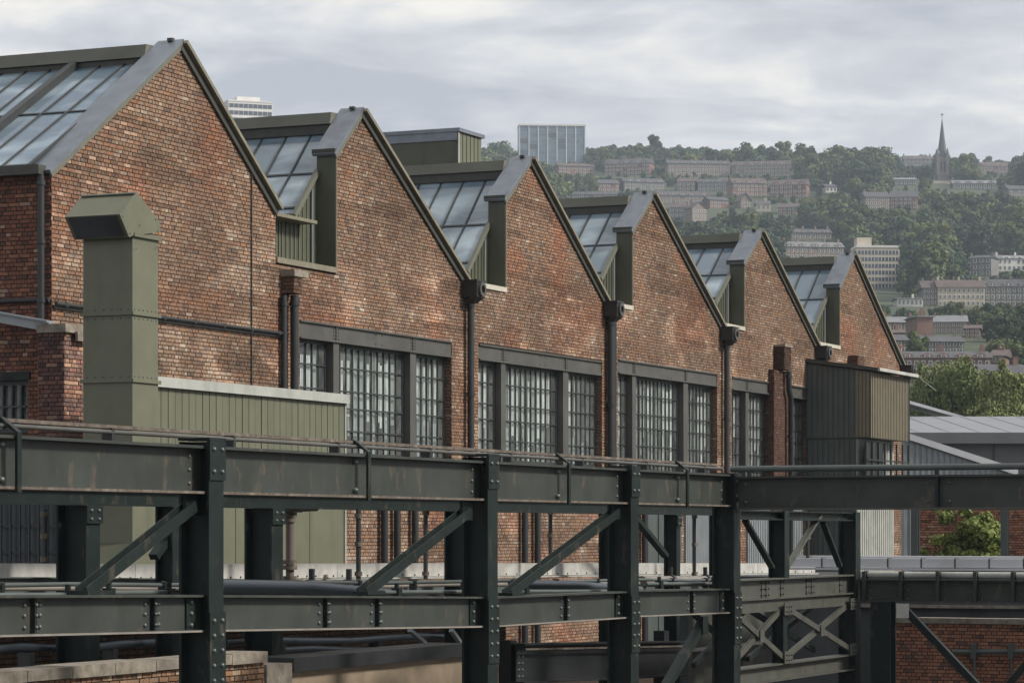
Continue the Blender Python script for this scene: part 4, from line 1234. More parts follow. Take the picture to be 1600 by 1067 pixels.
# ------------------------------------------------------------------ rear frame
N2 = 6.4
rear = Thing('rear_frame', 'second row of dark green steel columns standing behind the gantry', 'frame', (SX(120,N2), -N2, 0))
rz = HZ(SX(200,N2), N2, 776)
mb = MB(); mb.ibeam((SX(-60,N2),-N2,rz),(SX(1140,N2),-N2,rz), 0.22, 0.22, 0.02, 0.015); rear.part('beam', mb, M['steel'])
for x in (122, 262, 412, 720, 958, 1050, 1128):
    s = SX(x, N2); mb = MB(); w = 0.3 if x not in (262, 1050) else 0.18
    mb.ibeam((s,-N2,0),(s,-N2,rz-0.11), w*1.35, w, 0.028, 0.02, up=(0,1,0)); co = rear.part('column', mb, M['steel'])
    mb = MB(); mb.box(s-w/2-.02, s+w/2+.02, -N2-w*.675-.03, -N2-w*.675-.005, rz-0.32, rz-0.12); pl = rear.part('cap_plate', mb, M['steel'], parent=co)
    rv = MB()
    for d_ in (-0.08, 0.08):
        for z_ in (-0.27, -0.17): rv.bolt((s+d_*w/.3, -N2-w*.675-.031, rz+z_), (0,-1,0), 0.022, 0.02)
    rear.part('bolt', rv, M['bolt'], parent=pl)
for (x0,y0),(x1,y1) in (((985,800),(1040,868)), ((240,870),(290,800))):
    mb = MB(); mb.bar(PT(x0,y0,N2), PT(x1,y1,N2), 0.08, 0.12, (0,-1,0)); rear.part('brace', mb, M['steel'])

# silver trunking behind the gantry, pipes, valve
N3 = 5.3
sil = Thing('silver_trunking', 'long silver trunking with bolted lip behind the gantry columns', 'trunking', PT(0, 893, N3))
pts_ = [PT(-60,893,N3), PT(300,893,N3), PT(600,890,N3), PT(950,888,N3), PT(1260,887,N3)]
for a, b in zip(pts_[:-1], pts_[1:]):
    for q in range(3):
        p0 = a.lerp(b, q/3); p1 = a.lerp(b, (q+1)/3); p1 = p0+(p1-p0)*0.995
        mb = MB(); mb.bar(p0, p1, 0.40, 0.20); so = sil.part('section', mb, M['silver'])
        mb = MB(); mb.bar(p0+Vector((0,-0.05,-0.12)), p1+Vector((0,-0.05,-0.12)), 0.46, 0.025); sil.part('lip', mb, M['clad_pale'], parent=so)
        rv = MB()
        for t in range(7): rv.bolt(p0.lerp(p1, (t+.5)/7)+Vector((0,-0.201,-0.075)), (0,-1,0), 0.016, 0.015)
        sil.part('bolt', rv, M['blacksteel'], parent=so)
deck = Thing('service_deck', 'dark steel service deck carrying the pipes behind the gantry', 'deck', PT(0, 925, 5.8))
a, b = PT(-60,925,5.6), PT(1130,925,5.6)
mb = MB(); mb.bar(a+Vector((0,0.9,-0.05)), b+Vector((0,0.9,-0.05)), 2.6, 0.05); deck.part('plate', mb, M['blacksteel'])
mb = MB(); mb.ibeam(a+Vector((0,-0.3,0.08)), b+Vector((0,-0.3,0.08)), 0.2, 0.14, 0.015, 0.012); deck.part('edge_beam', mb, M['clad_dark'])
N4 = 7.2
bp = Thing('blue_pipe', 'fat blue-black pipe lying behind the lower gantry beam', 'pipe', PT(350, 921, N4))
a, b, c = PT(330,917,N4), PT(480,919,N4), PT(640,930,N4)
mb = MB(); mb.tube([a, b, c], 0.10, 14, taper=[0.105,0.1,0.07]); bp.part('pipe', mb, M['bluepipe'])
bp2 = Thing('blue_pipe', 'dark blue pipe behind the gantry between the second and third columns', 'pipe', PT(850, 916, N4))
mb = MB(); mb.tube([PT(800,913,N4), PT(900,914,N4), PT(1000,922,N4)], 0.07, 14); bp2.part('pipe', mb, M['bluepipe'])
for (x0,x1,y,lab) in ((440,570,918,'short brown pipe below the upright valve pipe'), (1003,1125,908,'brown lagged pipe with black clamps left of the corner column')):
    t = Thing('brown_pipe', lab, 'pipe', PT(x0, y, N4-0.6))
    a, b = PT(x0,y,N4-0.6), PT(x1,y-1,N4-0.6)
    mb = MB(); mb.tube([a,b], 0.095, 14); t.part('pipe', mb, M['pipe'])
    for q in (0.35, 0.8):
        mb = MB(); p = a.lerp(b, q); mb.tube([p-Vector((0.05,0,0)), p+Vector((0.05,0,0))], 0.12, 12); mb.box(p.x-.03, p.x+.03, p.y-.03, p.y+.03, p.z+.1, p.z+.25); t.part('clamp', mb, M['blacksteel'])
va = PT(453, 905, N4-0.9)
vt = Thing('valve_pipe', 'upright rusty pipe with flanges and a valve behind the first column', 'pipe', va)
top_ = PT(453, 800, N4-0.9)
mb = MB(); mb.tube([va, top_], 0.055, 12); vt.part('pipe', mb, M['tile_brown'])
for y, r_ in ((804,0.095),(812,0.08),(878,0.10),(886,0.10),(903,0.09)):
    p = PT(453,y,N4-0.9); mb = MB(); mb.tube([p-Vector((0,0,0.03)), p+Vector((0,0,0.03))], r_, 12); vt.part('flange', mb, M['rust'])
mb = MB(); mb.tube([PT(437,797,N4-0.9), PT(495,795,N4-0.9)], 0.03, 8); mb.box(top_.x-0.3, top_.x+0.25, top_.y-0.05, top_.y+0.05, top_.z+0.0, top_.z+0.10); vt.part('head', mb, M['pipe'])
mb = MB(); p = va+Vector((0.45,-0.1,-0.05))
mb.ring(p, (0.5,-1,0.3), 0.10, 0.14, 0.04, 16); mb.ring(p+Vector((0.35,0,0)), (0.3,-1,0.1), 0.07, 0.11, 0.04, 14); mb.tube([va, p, p+Vector((0.5,0,0.02))], 0.035, 8); vt.part('valve', mb, M['rust'])
# thin tie rods along the lower beam
for x0,x1,y,lab in ((-40,112,930,'thin steel rod on the lower beam at the left edge'),(150,270,926,'thin steel rod on the lower beam beside the first brace foot'),(600,740,925,'thin steel rod on the lower beam left of the second column'),(800,960,924,'thin steel rod on the lower beam left of the third column'),(1010,1120,912,'thin steel rod on the lower beam left of the corner column')):
    rod = Thing('tie_rod', lab, 'rod', PT(x0, y, N1-0.4))
    mb = MB(); mb.tube([PT(x0,y,N1-0.4), PT(x1,y-1,N1-0.4)], 0.025, 8); rod.part('rod', mb, M['clad_dark'])
    for x in (x0+20, x1-6):
        p = PT(x,y,N1-0.4); mb = MB(); mb.box(p.x-.05, p.x+.05, p.y-.05, p.y+.05, p.z-.07, p.z+.05); mb.tube([(p.x,p.y,p.z+.05),(p.x,p.y,p.z+.11)], .03, 8); rod.part('coupling', mb, M['steel'])

N5 = 7.9
for k_, (y, r_q, m_, lab) in enumerate(((913,0.026,'clad_dark','thin dark rail running under the silver trunking'),(918,0.032,'pipe','slim brown pipe running under the dark rail'))):
    t = Thing('service_pipe_run', lab, 'pipe', PT(-40, y, N5-k_*0.3))
    n_q = N5-1.0-k_*0.35
    a, b = PT(-50,y+2,n_q), PT(1135,y-8,n_q)
    mb = MB(); mb.tube([a.lerp(b, q/12)+Vector((0,0,0.012*math.sin(q*2.1+k_))) for q in range(13)], r_q, 8); t.part('pipe', mb, M[m_])
    for q in range(14):
        p = a.lerp(b, (q+0.35)/14); mb = MB(); mb.box(p.x-.025, p.x+.025, p.y-.05, p.y+.05, p.z-.10, p.z+.03); mb.tube([(p.x-.04,p.y,p.z),(p.x+.04,p.y,p.z)], r_q*1.5, 8); t.part('bracket', mb, M['blacksteel'])
for x, y0, y1, n_q, lab in ((70,795,880,6.0,'thin vertical pipe left of the first rear column'),(560,795,905,6.9,'thin vertical conduit beside the second brace'),(665,790,905,6.2,'slim black pipe left of the second column'),(860,792,880,6.0,'slim black pipe between the second and third columns'),(1085,796,905,6.2,'slim black pipe left of the corner column'),(1262,800,880,8.0,'slim black pipe among the upper truss braces')):
    a, b = PT(x,y0,n_q), PT(x,y1,n_q)
    t = Thing('riser_pipe', lab, 'pipe', b)
    mb = MB(); mb.tube([a,b], 0.035, 8); t.part('pipe', mb, M['blacksteel'])
    for q in (0.1, 0.5, 0.92):
        p = a.lerp(b,q); mb = MB(); mb.tube([p-Vector((0,0,.03)), p+Vector((0,0,.03))], 0.055, 8); t.part('collar', mb, M['rust'])
for x0, x1, y0, y1, lab in ((-30,292,1016,1003,'dark pipe lying on ledge behind the low coped wall'),(352,720,1004,994,'dark scaffold tube lying behind the beige low wall'),(430,730,1016,1012,'black hose lying on the dark ledge')):
    a, b = PT(x0,y0,6.0), PT(x1,y1,6.0); t = Thing('loose_tube', lab, 'tube', a)
    mb = MB(); mb.tube([a.lerp(b,q/6)+Vector((0,0,0.02*math.sin(q*1.7))) for q in range(7)], 0.05, 8); t.part('tube', mb, M['bluepipe'])
    for q in (0.2, 0.6): p = a.lerp(b,q); mb = MB(); mb.box(p.x-.05,p.x+.05,p.y-.08,p.y+.08,p.z-.5,p.z-.04); t.part('rest', mb, M['blacksteel'])
for x0, y0, x1, y1, n_q, lab in ((640,984,668,1008,6.6,'short slanting strut hanging below the lower beam, left one'),(705,984,722,1008,6.6,'short slanting strut hanging below the lower beam, right one')):
    a, b = PT(x0,y0,n_q), PT(x1,y1,n_q); t = Thing('short_strut', lab, 'strut', b); mb = MB(); mb.bar(a,b,0.05,0.07,(0,-1,0)); t.part('strut', mb, M['clad_grey']); mb = MB(); mb.box(b.x-.08,b.x+.08,b.y-.06,b.y+.06,b.z-.03,b.z); t.part('foot', mb, M['steel'])

# ------------------------------------------------------------------ yard walls
def yard_wall(name, label, fn, u0, u1, v0, v1, nrm, pal, seed, nsing, m, thick, cap=None, tone=None):
    p = fn(u0, 0.0)
    t = Thing(name, label, 'wall', p)
    c = [Vector(fn(u0,0)), Vector(fn(u1,0)), Vector(fn(u1,v1)), Vector(fn(u0,v1))]
    mb = MB(); mb.poly(c, Vector(nrm)*-thick); core = t.part('core', mb, M['mortar'])
    b = BrickSet(pal, seed); z = v0; row = 0
    while z < v1-0.01:
        b.course(fn, row, z, u0, u0, u1, u1, nrm, tone); z += BH; row += 1
    b.build(t, core, m, nsing)
    if cap:
        d = (c[1]-c[0]); L = d.length; n_ = int(L/0.9)+1
        for q in range(n_):
            a = c[3]+d*(q/n_)+Vector(nrm)*(-thick/2); e = c[3]+d*((q+1)/n_-0.006/L*2)+Vector(nrm)*(-thick/2)
            mb = MB(); mb.bar(a+Vector((0,0,cap/2+0.002)), e+Vector((0,0,cap/2+0.002)), thick+0.14, cap+rnd.uniform(-.01,.01)); t.part('coping_stone', mb, M['stone'])
    return t
# lower right brick wall, at right angles to the factory
sw1 = s5+4.2
zt_ = HZ(sw1, N1+1, 974)
yard_wall('brick_wall', 'red brick yard wall with dark stone coping at the lower right', lambda u, v: (sw1, -u, v), N1-0.8, N1+13, ZC-3.3, zt_, (-1,0,0), PALR, 61, 290, M['brick_clean'], 0.3, 0.10)
rt = Thing('shade_backing', 'black backing wall added for the shade above the lower right brick coping', 'wall', (sw1+1.2, -N1, 0))  # added dark wall, stands in for the shaded band below the girder
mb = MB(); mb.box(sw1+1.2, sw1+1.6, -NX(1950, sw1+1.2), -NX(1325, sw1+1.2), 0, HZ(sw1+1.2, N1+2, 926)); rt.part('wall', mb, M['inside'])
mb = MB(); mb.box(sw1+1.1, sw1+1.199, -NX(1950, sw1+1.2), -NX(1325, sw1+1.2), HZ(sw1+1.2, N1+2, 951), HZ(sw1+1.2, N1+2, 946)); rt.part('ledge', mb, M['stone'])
# upper right brick wall behind the bush
sw2 = s5+25
yard_wall('brick_wall', 'weathered red brick wall behind the bush at the right', lambda u, v: (sw2, -u, v), NX(1425,sw2), NX(1950,sw2), ZC-1.2, HZ(sw2,10,780), (-1,0,0), PALR, 62, 290, M['brick_clean'], 0.3)
# stone-coped wall at lower left, parallel to the factory
nw = 7.9
a_, b_ = SX(-40,nw), SX(411,nw)
yard_wall('brick_wall', 'low brick wall with worn stone coping at the lower left', lambda u, v: (u, -nw, v), a_, b_, ZC-2.6, HZ(SX(200,nw),nw,1051), (0,-1,0), PAL, 63, 290, M['brick_clean'], 0.35, 0.12, lambda u,v: (1.25,1.2,1.1))
# brick wall behind the lower bay, bricks darkened to stand in for shade
nw2 = 4.6
yard_wall('brick_wall', 'brick wall darkened for the shade below the service deck', lambda u, v: (u, -nw2, v), SX(-40,nw2), SX(790,nw2), ZC-3.6, ZC-1.05, (0,-1,0), PAL, 64, 250, M['brick'], 0.3, None, lambda u,v: (0.8,0.78,0.76))
# beige rendered panel, dark girder box, low stone pier
pan = Thing('rendered_wall', 'beige rendered low wall under a dark stone ledge at bottom centre', 'wall', PT(440,1060,7.6))
a, b = PT(452,1030,7.6), PT(724,1022,7.6); zz0 = min(a.z,b.z)
mb = MB(); mb.box(a.x, b.x, -7.6, -7.3, 0, zz0-0.02); pan.part('wall', mb, M['concrete'])
mb = MB(); mb.box(a.x-0.1, b.x, -7.72, -7.1, zz0-0.015, zz0+0.16); pan.part('ledge', mb, M['blacksteel'])
mb = MB(); mb.box(a.x-0.75, a.x-0.11, -7.7, -7.2, 0, zz0+0.1); pan.part('end_pier', mb, M['stone'])
gb_ = Thing('box_girder', 'black plate girder with rusty top lip low between the columns', 'girder', PT(810,1040,6.6))
a, b = PT(806,1036,6.6), PT(1062,1028,6.6)
mb = MB(); mb.ibeam(a, b, 0.62, 0.3, 0.03, 0.02); g_ = gb_.part('plate', mb, M['blacksteel'])
mb = MB(); mb.bar(a+Vector((0,-0.16,0.22)), b+Vector((0,-0.16,0.22)), 0.02, 0.03); gb_.part('lip', mb, M['rust'], parent=g_)
rv = MB()
for t in (0.01, 0.03, 0.97, 0.99):
    for z_ in (-0.2,-0.1,0,0.1,0.2): rv.bolt(a.lerp(b,t)+Vector((0,-0.012,z_)), (0,-1,0), 0.022, 0.02)
gb_.part('bolt', rv, M['bolt'], parent=g_)
for x, y0 in ((812, 1000), (1050, 985)):
    mb = MB(); s = SX(x,6.6); mb.box(s-0.12, s+0.12, -6.5, -6.3, 0, HZ(s,6.6,y0)); gb_.part('leg', mb, M['blacksteel'])
lowb = Thing('lower_brace', 'slanting steel strut at the foot of the corner column', 'strut', PT(1040,1067,N1))
mb = MB(); mb.bar(PT(1030,1090,N1), PT(1100,968,N1), 0.10, 0.14, (0,-1,0)); lowb.part('strut', mb, M['steel'])
mb = MB(); mb.box(SX(1098,N1)-0.25, SX(1098,N1)-0.02, -N1-0.1, -N1-0.08, PT(1098,990,N1).z, PT(1098,962,N1).z); lowb.part('gusset', mb, M['steel'])
# pipework on the lower right wall
wp = Thing('wall_pipe', 'thin blue-grey pipe bracketed across the lower right brick wall', 'pipe', PS(1500,1017,sw1-0.1))
mb = MB(); mb.tube([PS(1490,1018,sw1-0.12), PS(1640,1017,sw1-0.12)], 0.05, 10); wp.part('pipe', mb, M['clad_dark'])
mb = MB()
for x in (1522, 1580): p = PS(x,1018,sw1-0.12); mb.box(p.x-.07,p.x+.1,p.y-.05,p.y+.05,p.z-.12,p.z+.16); mb.tube([p,(p.x,p.y,p.z-1.5)],0.03,8)
wp.part('bracket', mb, M['clad_dark'])

# ------------------------------------------------------------------ sheds on the right
def shed_at(x, y, D): return Vector(((x-800)/FPX*D, D, ZC+(YH-y)*D/FPX))
# grey corrugated shed with sloping edge
D = 92.0; cs_ = Thing('corrugated_shed', 'small grey corrugated shed with pale sloping verge at the right', 'shed', world=(shed_at(1480,832,D).x, D, 0))
def L_(x, y): p = shed_at(x, y, D); return (p.x-cs_.e.location.x, p.z)
pl = [L_(1412,1010), L_(1575,1010), L_(1575,738), L_(1412,683)]
mb = MB(); mb.poly([(x,0,z) for x,z in pl], (0,6,0)); wl = cs_.part('wall', mb, M['clad_grey'])
x = pl[0][0]
while x < pl[1][0]-0.1:
    zt2 = lerp(pl[3][1], pl[2][1], (x-pl[3][0])/(pl[2][0]-pl[3][0]))
    mb = MB(); mb.box(x, x+0.10, -0.035, -0.002, 2.0, zt2-0.08); cs_.part('rib', mb, M['clad_grey'], parent=wl); x += 0.19
mb = MB(); mb.poly([(pl[3][0]-.1,-0.15,pl[3][1]), (pl[2][0]+.3,-0.15,pl[2][1]-.1), (pl[2][0]+.3,-0.15,pl[2][1]+.12), (pl[3][0]-.1,-0.15,pl[3][1]+.2)], (0,6.3,0)); cs_.part('roof', mb, M['roof_white'])
# large grey building with broad membrane roof
D = 124.0; bg = Thing('grey_warehouse', 'wide low grey warehouse with broad pale membrane roof at the right', 'warehouse', world=(shed_at(1530,832,D).x, D, 0))
ox = bg.e.location.x
def L2(x, y, dd=0):
    p = shed_at(x, y, D+dd); return p.x-ox, dd, p.z
x0 = shed_at(1330,700,D).x-ox; x1 = shed_at(1720,700,D).x-ox
ze = shed_at(1500,682,D).z; zr_ = shed_at(1500,650,D+14).z
mb = MB(); mb.box(x0, x1, 0.4, 14, 0, ze-0.25); bg.part('wall', mb, M['greywall'])
mb = MB(); mb.poly([(x0-.4,-0.2,ze-0.25),(x0-.4,-0.2,ze+0.15),(x0-.4,14.4,zr_),(x0-.4,14.4,zr_-.4)], (x1-x0+.8,0,0)); bg.part('roof', mb, M['roof_grey'])
mb = MB(); mb.box(x0-.4, x1+.4, -0.26, -0.205, ze-0.30, ze+0.17); bg.part('fascia', mb, M['greywall'])
for x in range(1340, 1720, 48):
    xx = shed_at(x,660,D).x-ox; mb = MB(); mb.poly([(xx,-0.2,ze+0.152),(xx+0.03,-0.2,ze+0.152),(xx+0.03,14.3,zr_+0.01),(xx,14.3,zr_+0.01)], (0,0,0.012)); bg.part('roof_seam', mb, M['roof_grey'])
for x in (1350, 1430, 1555, 1660):
    mb = MB(); xx = shed_at(x,700,D).x-ox; mb.box(xx-.04, xx+.04, 0.36, 0.399, 0, ze-0.3); bg.part('wall_joint', mb, M['trim'])
D = 140.0; wrf = Thing('white_roofed_shed', 'white sheet roof gable end showing behind the grey warehouse', 'shed', world=(shed_at(1420,832,D).x, D, 0))
ox = wrf.e.location.x
pl = [(shed_at(x,y,D).x-ox, shed_at(x,y,D).z) for x,y in ((1340,652),(1500,655),(1500,651),(1416,627),(1340,606))]
mb = MB(); mb.poly([(pl[0][0],3,0),(pl[1][0],3,0),(pl[1][0],3,pl[2][1]-.05),(pl[0][0],3,pl[0][1])], (0,8,0)); wrf.part('wall', mb, M['greywall'])
mb = MB(); mb.poly([(pl[4][0],-1,pl[4][1]),(pl[3][0],-1,pl[3][1]),(pl[2][0],-1,pl[2][1]),(pl[2][0],9,pl[2][1]+.6),(pl[4][0],9,pl[4][1]+.6)], (0,0,-0.15)); wrf.part('roof', mb, M['roof_white'])

# ------------------------------------------------------------------ foliage
def leaf_cloud(lobes, n, size, seed, zsq=0.85, inner=0.25):
    """n leaf-clump quads spread over and through a set of lobes (x,y,z,r)"""
    g = np.random.default_rng(seed); lobes = np.array(lobes, float)
    w = lobes[:,3]**2; idx = g.choice(len(lobes), n, p=w/w.sum())
    d = g.normal(size=(n,3)); d /= np.linalg.norm(d, axis=1, keepdims=True)
    lo = g.random(n) < 0.12
    rad = np.where(g.random(n) < inner, g.uniform(0.45,0.9,n), g.uniform(0.86,1.08,n))
    rad = rad*(1+0.16*np.sin(d[:,0]*5+idx)+0.12*np.sin(d[:,2]*7+idx*2))
    p = lobes[idx,:3] + d*(lobes[idx,3]*rad)[:,None]*np.array([1,1,zsq])
    nv = d + g.normal(scale=0.42, size=(n,3)); nv /= np.linalg.norm(nv, axis=1, keepdims=True)
    t = np.cross(nv, g.normal(size=(n,3))); t /= np.linalg.norm(t, axis=1, keepdims=True)+1e-9
    b = np.cross(nv, t)
    s = size*g.uniform(0.6,1.35,n)[:,None]
    V = np.stack([p-t*s*0.5-b*s*0.28, p+t*s*0.45-b*s*0.4, p+t*s*0.6+b*s*0.3, p-t*s*0.2+b*s*0.45], 1).reshape(-1,3)
    lobet = g.random(len(lobes))
    c = np.clip(0.55*g.random(n)+0.45*lobet[idx], 0, 1)
    return V, c
def leaf_mesh(name, V, c, m):
    n = len(c); me = bpy.data.meshes.new(name)
    me.vertices.add(4*n); me.vertices.foreach_set('co', V.astype(np.float32).ravel())
    me.loops.add(4*n); me.loops.foreach_set('vertex_index', np.arange(4*n, dtype=np.int32))
    me.polygons.add(n); me.polygons.foreach_set('loop_start', np.arange(0,4*n,4, dtype=np.int32)); me.polygons.foreach_set('loop_total', np.full(n,4,dtype=np.int32))
    me.materials.append(m)
    at = me.color_attributes.new('tint','FLOAT_COLOR','CORNER')
    cc = np.repeat(np.stack([c,c,c,np.ones(n)],1), 4, axis=0); at.data.foreach_set('color', cc.astype(np.float32).ravel())
    me.update(); me.validate(); return me
def lobe_set(seed, w, h, n):
    r = random.Random(seed); out = [(0,0,h*0.55,min(w,h)*0.36)]
    for q in range(n):
        a = r.uniform(0,2*math.pi); k = r.uniform(0.25,0.85)
        zz_ = r.uniform(0.25,0.86)*h; rad = w*0.5*k*math.sqrt(max(0.1,1-((zz_/h-0.5)*1.7)**2))
        out.append((math.cos(a)*rad, math.sin(a)*rad, zz_, r.uniform(0.13,0.24)*w))
    return out
def trunk_mb(h, r, seed, spread):
    q = random.Random(seed); mb = MB()
    mb.tube([(0,0,-1.0),(0.02*h,0,h*0.25),(0.0,0.02*h,h*0.5),(0.02*h,0,h*0.75)], r, 8, taper=[r*1.2,r*.85,r*.55,r*.2])
    for k in range(6):
        a = q.uniform(0,6.28); z0 = h*q.uniform(0.25,0.55); L = spread*q.uniform(0.35,0.6)
        mb.tube([(0,0,z0),(math.cos(a)*L*.5,math.sin(a)*L*.5,z0+L*.35),(math.cos(a)*L,math.sin(a)*L,z0+L*.8)], r*.4, 6, taper=[r*.42,r*.28,r*.1])
    return mb
# hillside tree kinds (12 m tall at scale 1)
kinds = []
for q, (w, h, n, lm) in enumerate(((11,12,14,'leaf'),(9,13,13,'leaf'),(13,11,16,'leaf_light'),(7,14,12,'leaf_deep'),(10,12,15,'leaf'),(6,14,14,'leaf_light'),(12,12,18,'leaf_deep'))):
    V, c = leaf_cloud(lobe_set(100+q, w, h, n), 3000, 0.8, 200+q)
    kinds.append((leaf_mesh('crown', V, c, M[lm]), trunk_mb(h, 0.35, 300+q, w*0.6).mesh('trunk', M['bark'])))
def tree(name, label, x, y_top, D, h, k, wide=1.0, group=None, meshes=None, base=None):
    """tree whose top shows at (x, y_top) and stands at distance D"""
    X = (x-800)/FPX*D; zt = ZC+(YH-y_top)*D/FPX
    zb = float(terrain_h(np.array(X), np.array(D))) if base is None else base
    if base is None and abs((zt-zb)-h) < 12: h = max(zt-zb, 4)
    else: zb = zt-h
    t = Thing(name, label, 'tree', world=(X, D, zb), rotz=rnd.uniform(0,6.28), group=group)
    me, tm = (meshes or kinds)[k]
    sc = h/13.0
    o = t.inst('crown', me, (0,0,0), (sc*wide, sc*wide, sc*1.02)); t.inst('trunk', tm, (0,0,0), (sc, sc, sc))
    return t

# town ---------------------------------------------------------------
def wmesh(name, frame, glass):
    mb = MB(); mb.box(-.5,.5,-0.06,0.1,-.5,.5); n1 = len(mb.f)
    mb.box(-.36,-.04,-0.09,-0.061,-.40,.02); mb.box(.04,.36,-0.09,-0.061,-.40,.02); mb.box(-.36,.36,-0.09,-0.061,.07,.42)
    me = mb.mesh(name, [frame, glass])
    me.polygons.foreach_set('material_index', [0]*n1+[1]*(len(mb.f)-n1)); return me
WM = wmesh('window', M['frame_white'], M['farglass'])
WMD = wmesh('window', M['hw_grey'], M['farglass'])
EXCL = []                    # screen boxes where the wood must not grow in front of houses
def house(name, label, x0, x1, y_ridge, y_eave, y_base, D, wall, roof, rows, ncol, chim=2, yaw=0.0, depth=9.0, gable=False, wm=None, cat='house', group=None, hip=False, clear=True):
    D = solve_d((x0+x1)/2, y_base)
    yaw = yaw*2.2 if D > 900 else yaw
    w = (x1-x0)/FPX*D; xc = ((x0+x1)/2-800)/FPX*D
    zb = ZC+(YH-y_base)*D/FPX; ze = ZC+(YH-y_eave)*D/FPX; zr = ZC+(YH-y_ridge)*D/FPX
    if clear: EXCL.append((x0-1, x1+1, y_ridge, y_base-0.48*(y_base-y_eave), D))
    t = Thing(name, label, cat, world=(xc, D, zb), rotz=yaw, group=group)
    h = ze-zb; rh = zr-ze; a = w/2
    mb = MB(); mb.box(-a, a, 0, depth, -14, h)
    if gable: mb.poly([(-a,0,h),(a,0,h),(0,0,h+rh)], (0,depth,0))
    wo = t.part('wall', mb, M[wall])
    mb = MB(); e = 0.4
    if gable:
        mb.poly([(-a-e,-e,h-.1),(0,-e,h+rh),(0,-e,h+rh+.3),(-a-e,-e,h+.2)], (0,depth+2*e,0)); mb.poly([(a+e,-e,h-.1),(0,-e,h+rh),(0,-e,h+rh+.3),(a+e,-e,h+.2)], (0,depth+2*e,0))
    else:
        k = min(a*0.6, depth*0.5) if hip else 0
        vs_ = [(-a-e,-e,h),(a+e,-e,h),(a+e,depth+e,h),(-a-e,depth+e,h),(-a-e+k,depth/2,h+rh),(a+e-k,depth/2,h+rh)]
        mb.add(vs_, [(0,1,5,4),(1,2,5),(2,3,4,5),(3,0,4),(0,3,2,1)])
    ro = t.part('roof', mb, M[roof])
    r_ = random.Random(sum(map(ord, name)) + int(x0))
    for q in range(chim):
        cx = lerp(-a+0.6, a-0.6, q/max(1,chim-1)) if chim > 1 else a*0.4
        ck = min(1.0, h/rows/3.0)
        mb = MB(); zc0 = h+rh*0.55; mb.box(cx-0.45*ck, cx+0.45*ck, depth/2-0.4, depth/2+0.4, zc0, h+rh+1.0*ck)
        for p_ in (-.35,0,.35): mb.tube([(cx+p_*.8*ck,depth/2,h+rh+1.0*ck),(cx+p_*.8*ck,depth/2,h+rh+1.45*ck)], 0.1, 6)
        t.part('chimney', mb, M[wall], parent=ro)
    if not gable and not hip and w > 12:
        nd = max(2, int(ncol/2.5))
        for q in range(nd):
            cx = lerp(-a, a, (q+0.5+r_.uniform(-.12,.12))/nd); dw = min(1.5, w/nd*0.32); dh = min(rh*0.62, 2.2)
            mb = MB(); mb.poly([(cx-dw,0.3,h+0.05),(cx+dw,0.3,h+0.05),(cx+dw,0.3,h+dh*.6),(cx,0.3,h+dh),(cx-dw,0.3,h+dh*.6)], (0,depth*0.35,0))
            do = t.part('dormer', mb, M[wall], parent=ro)
            t.inst('dormer_window', wm or WM, (cx, 0.28, h+dh*.38), (dw*0.9, 1, dh*.5), parent=ro)
    sh = h/rows
    for q in range(rows):
        for c in range(ncol):
            if r_.random() < 0.04: continue
            cx = lerp(-a, a, (c+0.5)/ncol); wz = (q+0.52)*sh
            t.inst('window', wm or WM, (cx, -0.02, wz), (min(1.7, w/ncol*0.55), 1, min(2.2, sh*0.6)))
    return t
H = house
H('terrace_house','dark brick houses left of the first hilltop trees, right of the blue glass tower',872,930,254,260,273,1500,'hw_red','tile_brown',2,9,3,0.1)
H('terrace_house','red sandstone terrace with pale windows just right of the blue glass tower',943,1016,247,256,274,1500,'hw_red','slate',3,12,4,-0.15)
H('terrace_house','long pale sandstone terrace with many chimneys high on the hill',1043,1142,249,256,276,1480,'hw_sand','slate',3,17,6,0.05)
H('terrace_house','hilltop sandstone terrace adjoining the long pale one on its right',1143,1240,250,258,277,1470,'hw_sand','tile_brown',3,16,5,-0.08)
H('terrace_house','grey-roofed row below the first hilltop terrace',974,1040,277,285,298,1330,'hw_grey','slate',2,11,4,0.12)
H('terrace_house','short grey row in the middle of the hillside terraces',1090,1142,278,285,298,1320,'hw_grey','slate',2,8,3,-0.05)
H('villa','red brick villa pair with steep roofs below the long hilltop terrace',1144,1200,277,287,307,1290,'hw_red','tile_brown',3,8,4,0.1)
H('villa','red brick villas at the right end of the hillside rows',1203,1260,279,289,310,1280,'hw_red','tile_brown',3,8,3,-0.12)
H('terrace_house','long terrace with white dormers beside the fourth gable peak',1026,1106,297,306,318,1200,'hw_sand','slate',2,13,5,0.06)
H('cottage','low white-trimmed roofs in the trees left of the fourth gable',893,962,298,304,312,1250,'hw_grey','slate',1,10,4,0.0)
H('villa','steep-gabled stone house above the fifth gable',1080,1106,316,326,350,1080,'hw_sand','slate',3,4,2,0.2,gable=True)
H('villa','brown stone house with plain roof just above the fifth gable',1048,1080,314,324,348,1090,'hw_grey','tile_brown',3,5,2,-0.1)
H('villa','small house with a pointed gable among trees below the red villas',1157,1174,302,314,326,1150,'hw_sand','tile_brown',2,2,1,0.1,gable=True)
H('villa','sandstone row with several gables in the trees left of the church',1352,1390,298,308,328,1240,'hw_sand','slate',3,6,3,0.05)
H('villa','sandstone row end house with red gable left of the church',1391,1432,296,308,327,1235,'hw_red','slate',3,6,3,-0.08)
H('terrace_house','long low stone range to the right of the church',1489,1556,280,287,297,1420,'hw_grey','slate_pale',1,10,2,0.0)
H('terrace_house','brown houses on the skyline at the far right',1530,1576,252,260,270,1560,'hw_red','tile_brown',2,8,3,0.05)
H('terrace_house','skyline roofs among trees left of the church spire',1412,1456,242,249,262,1580,'hw_grey','tile_brown',2,7,2,0.0)
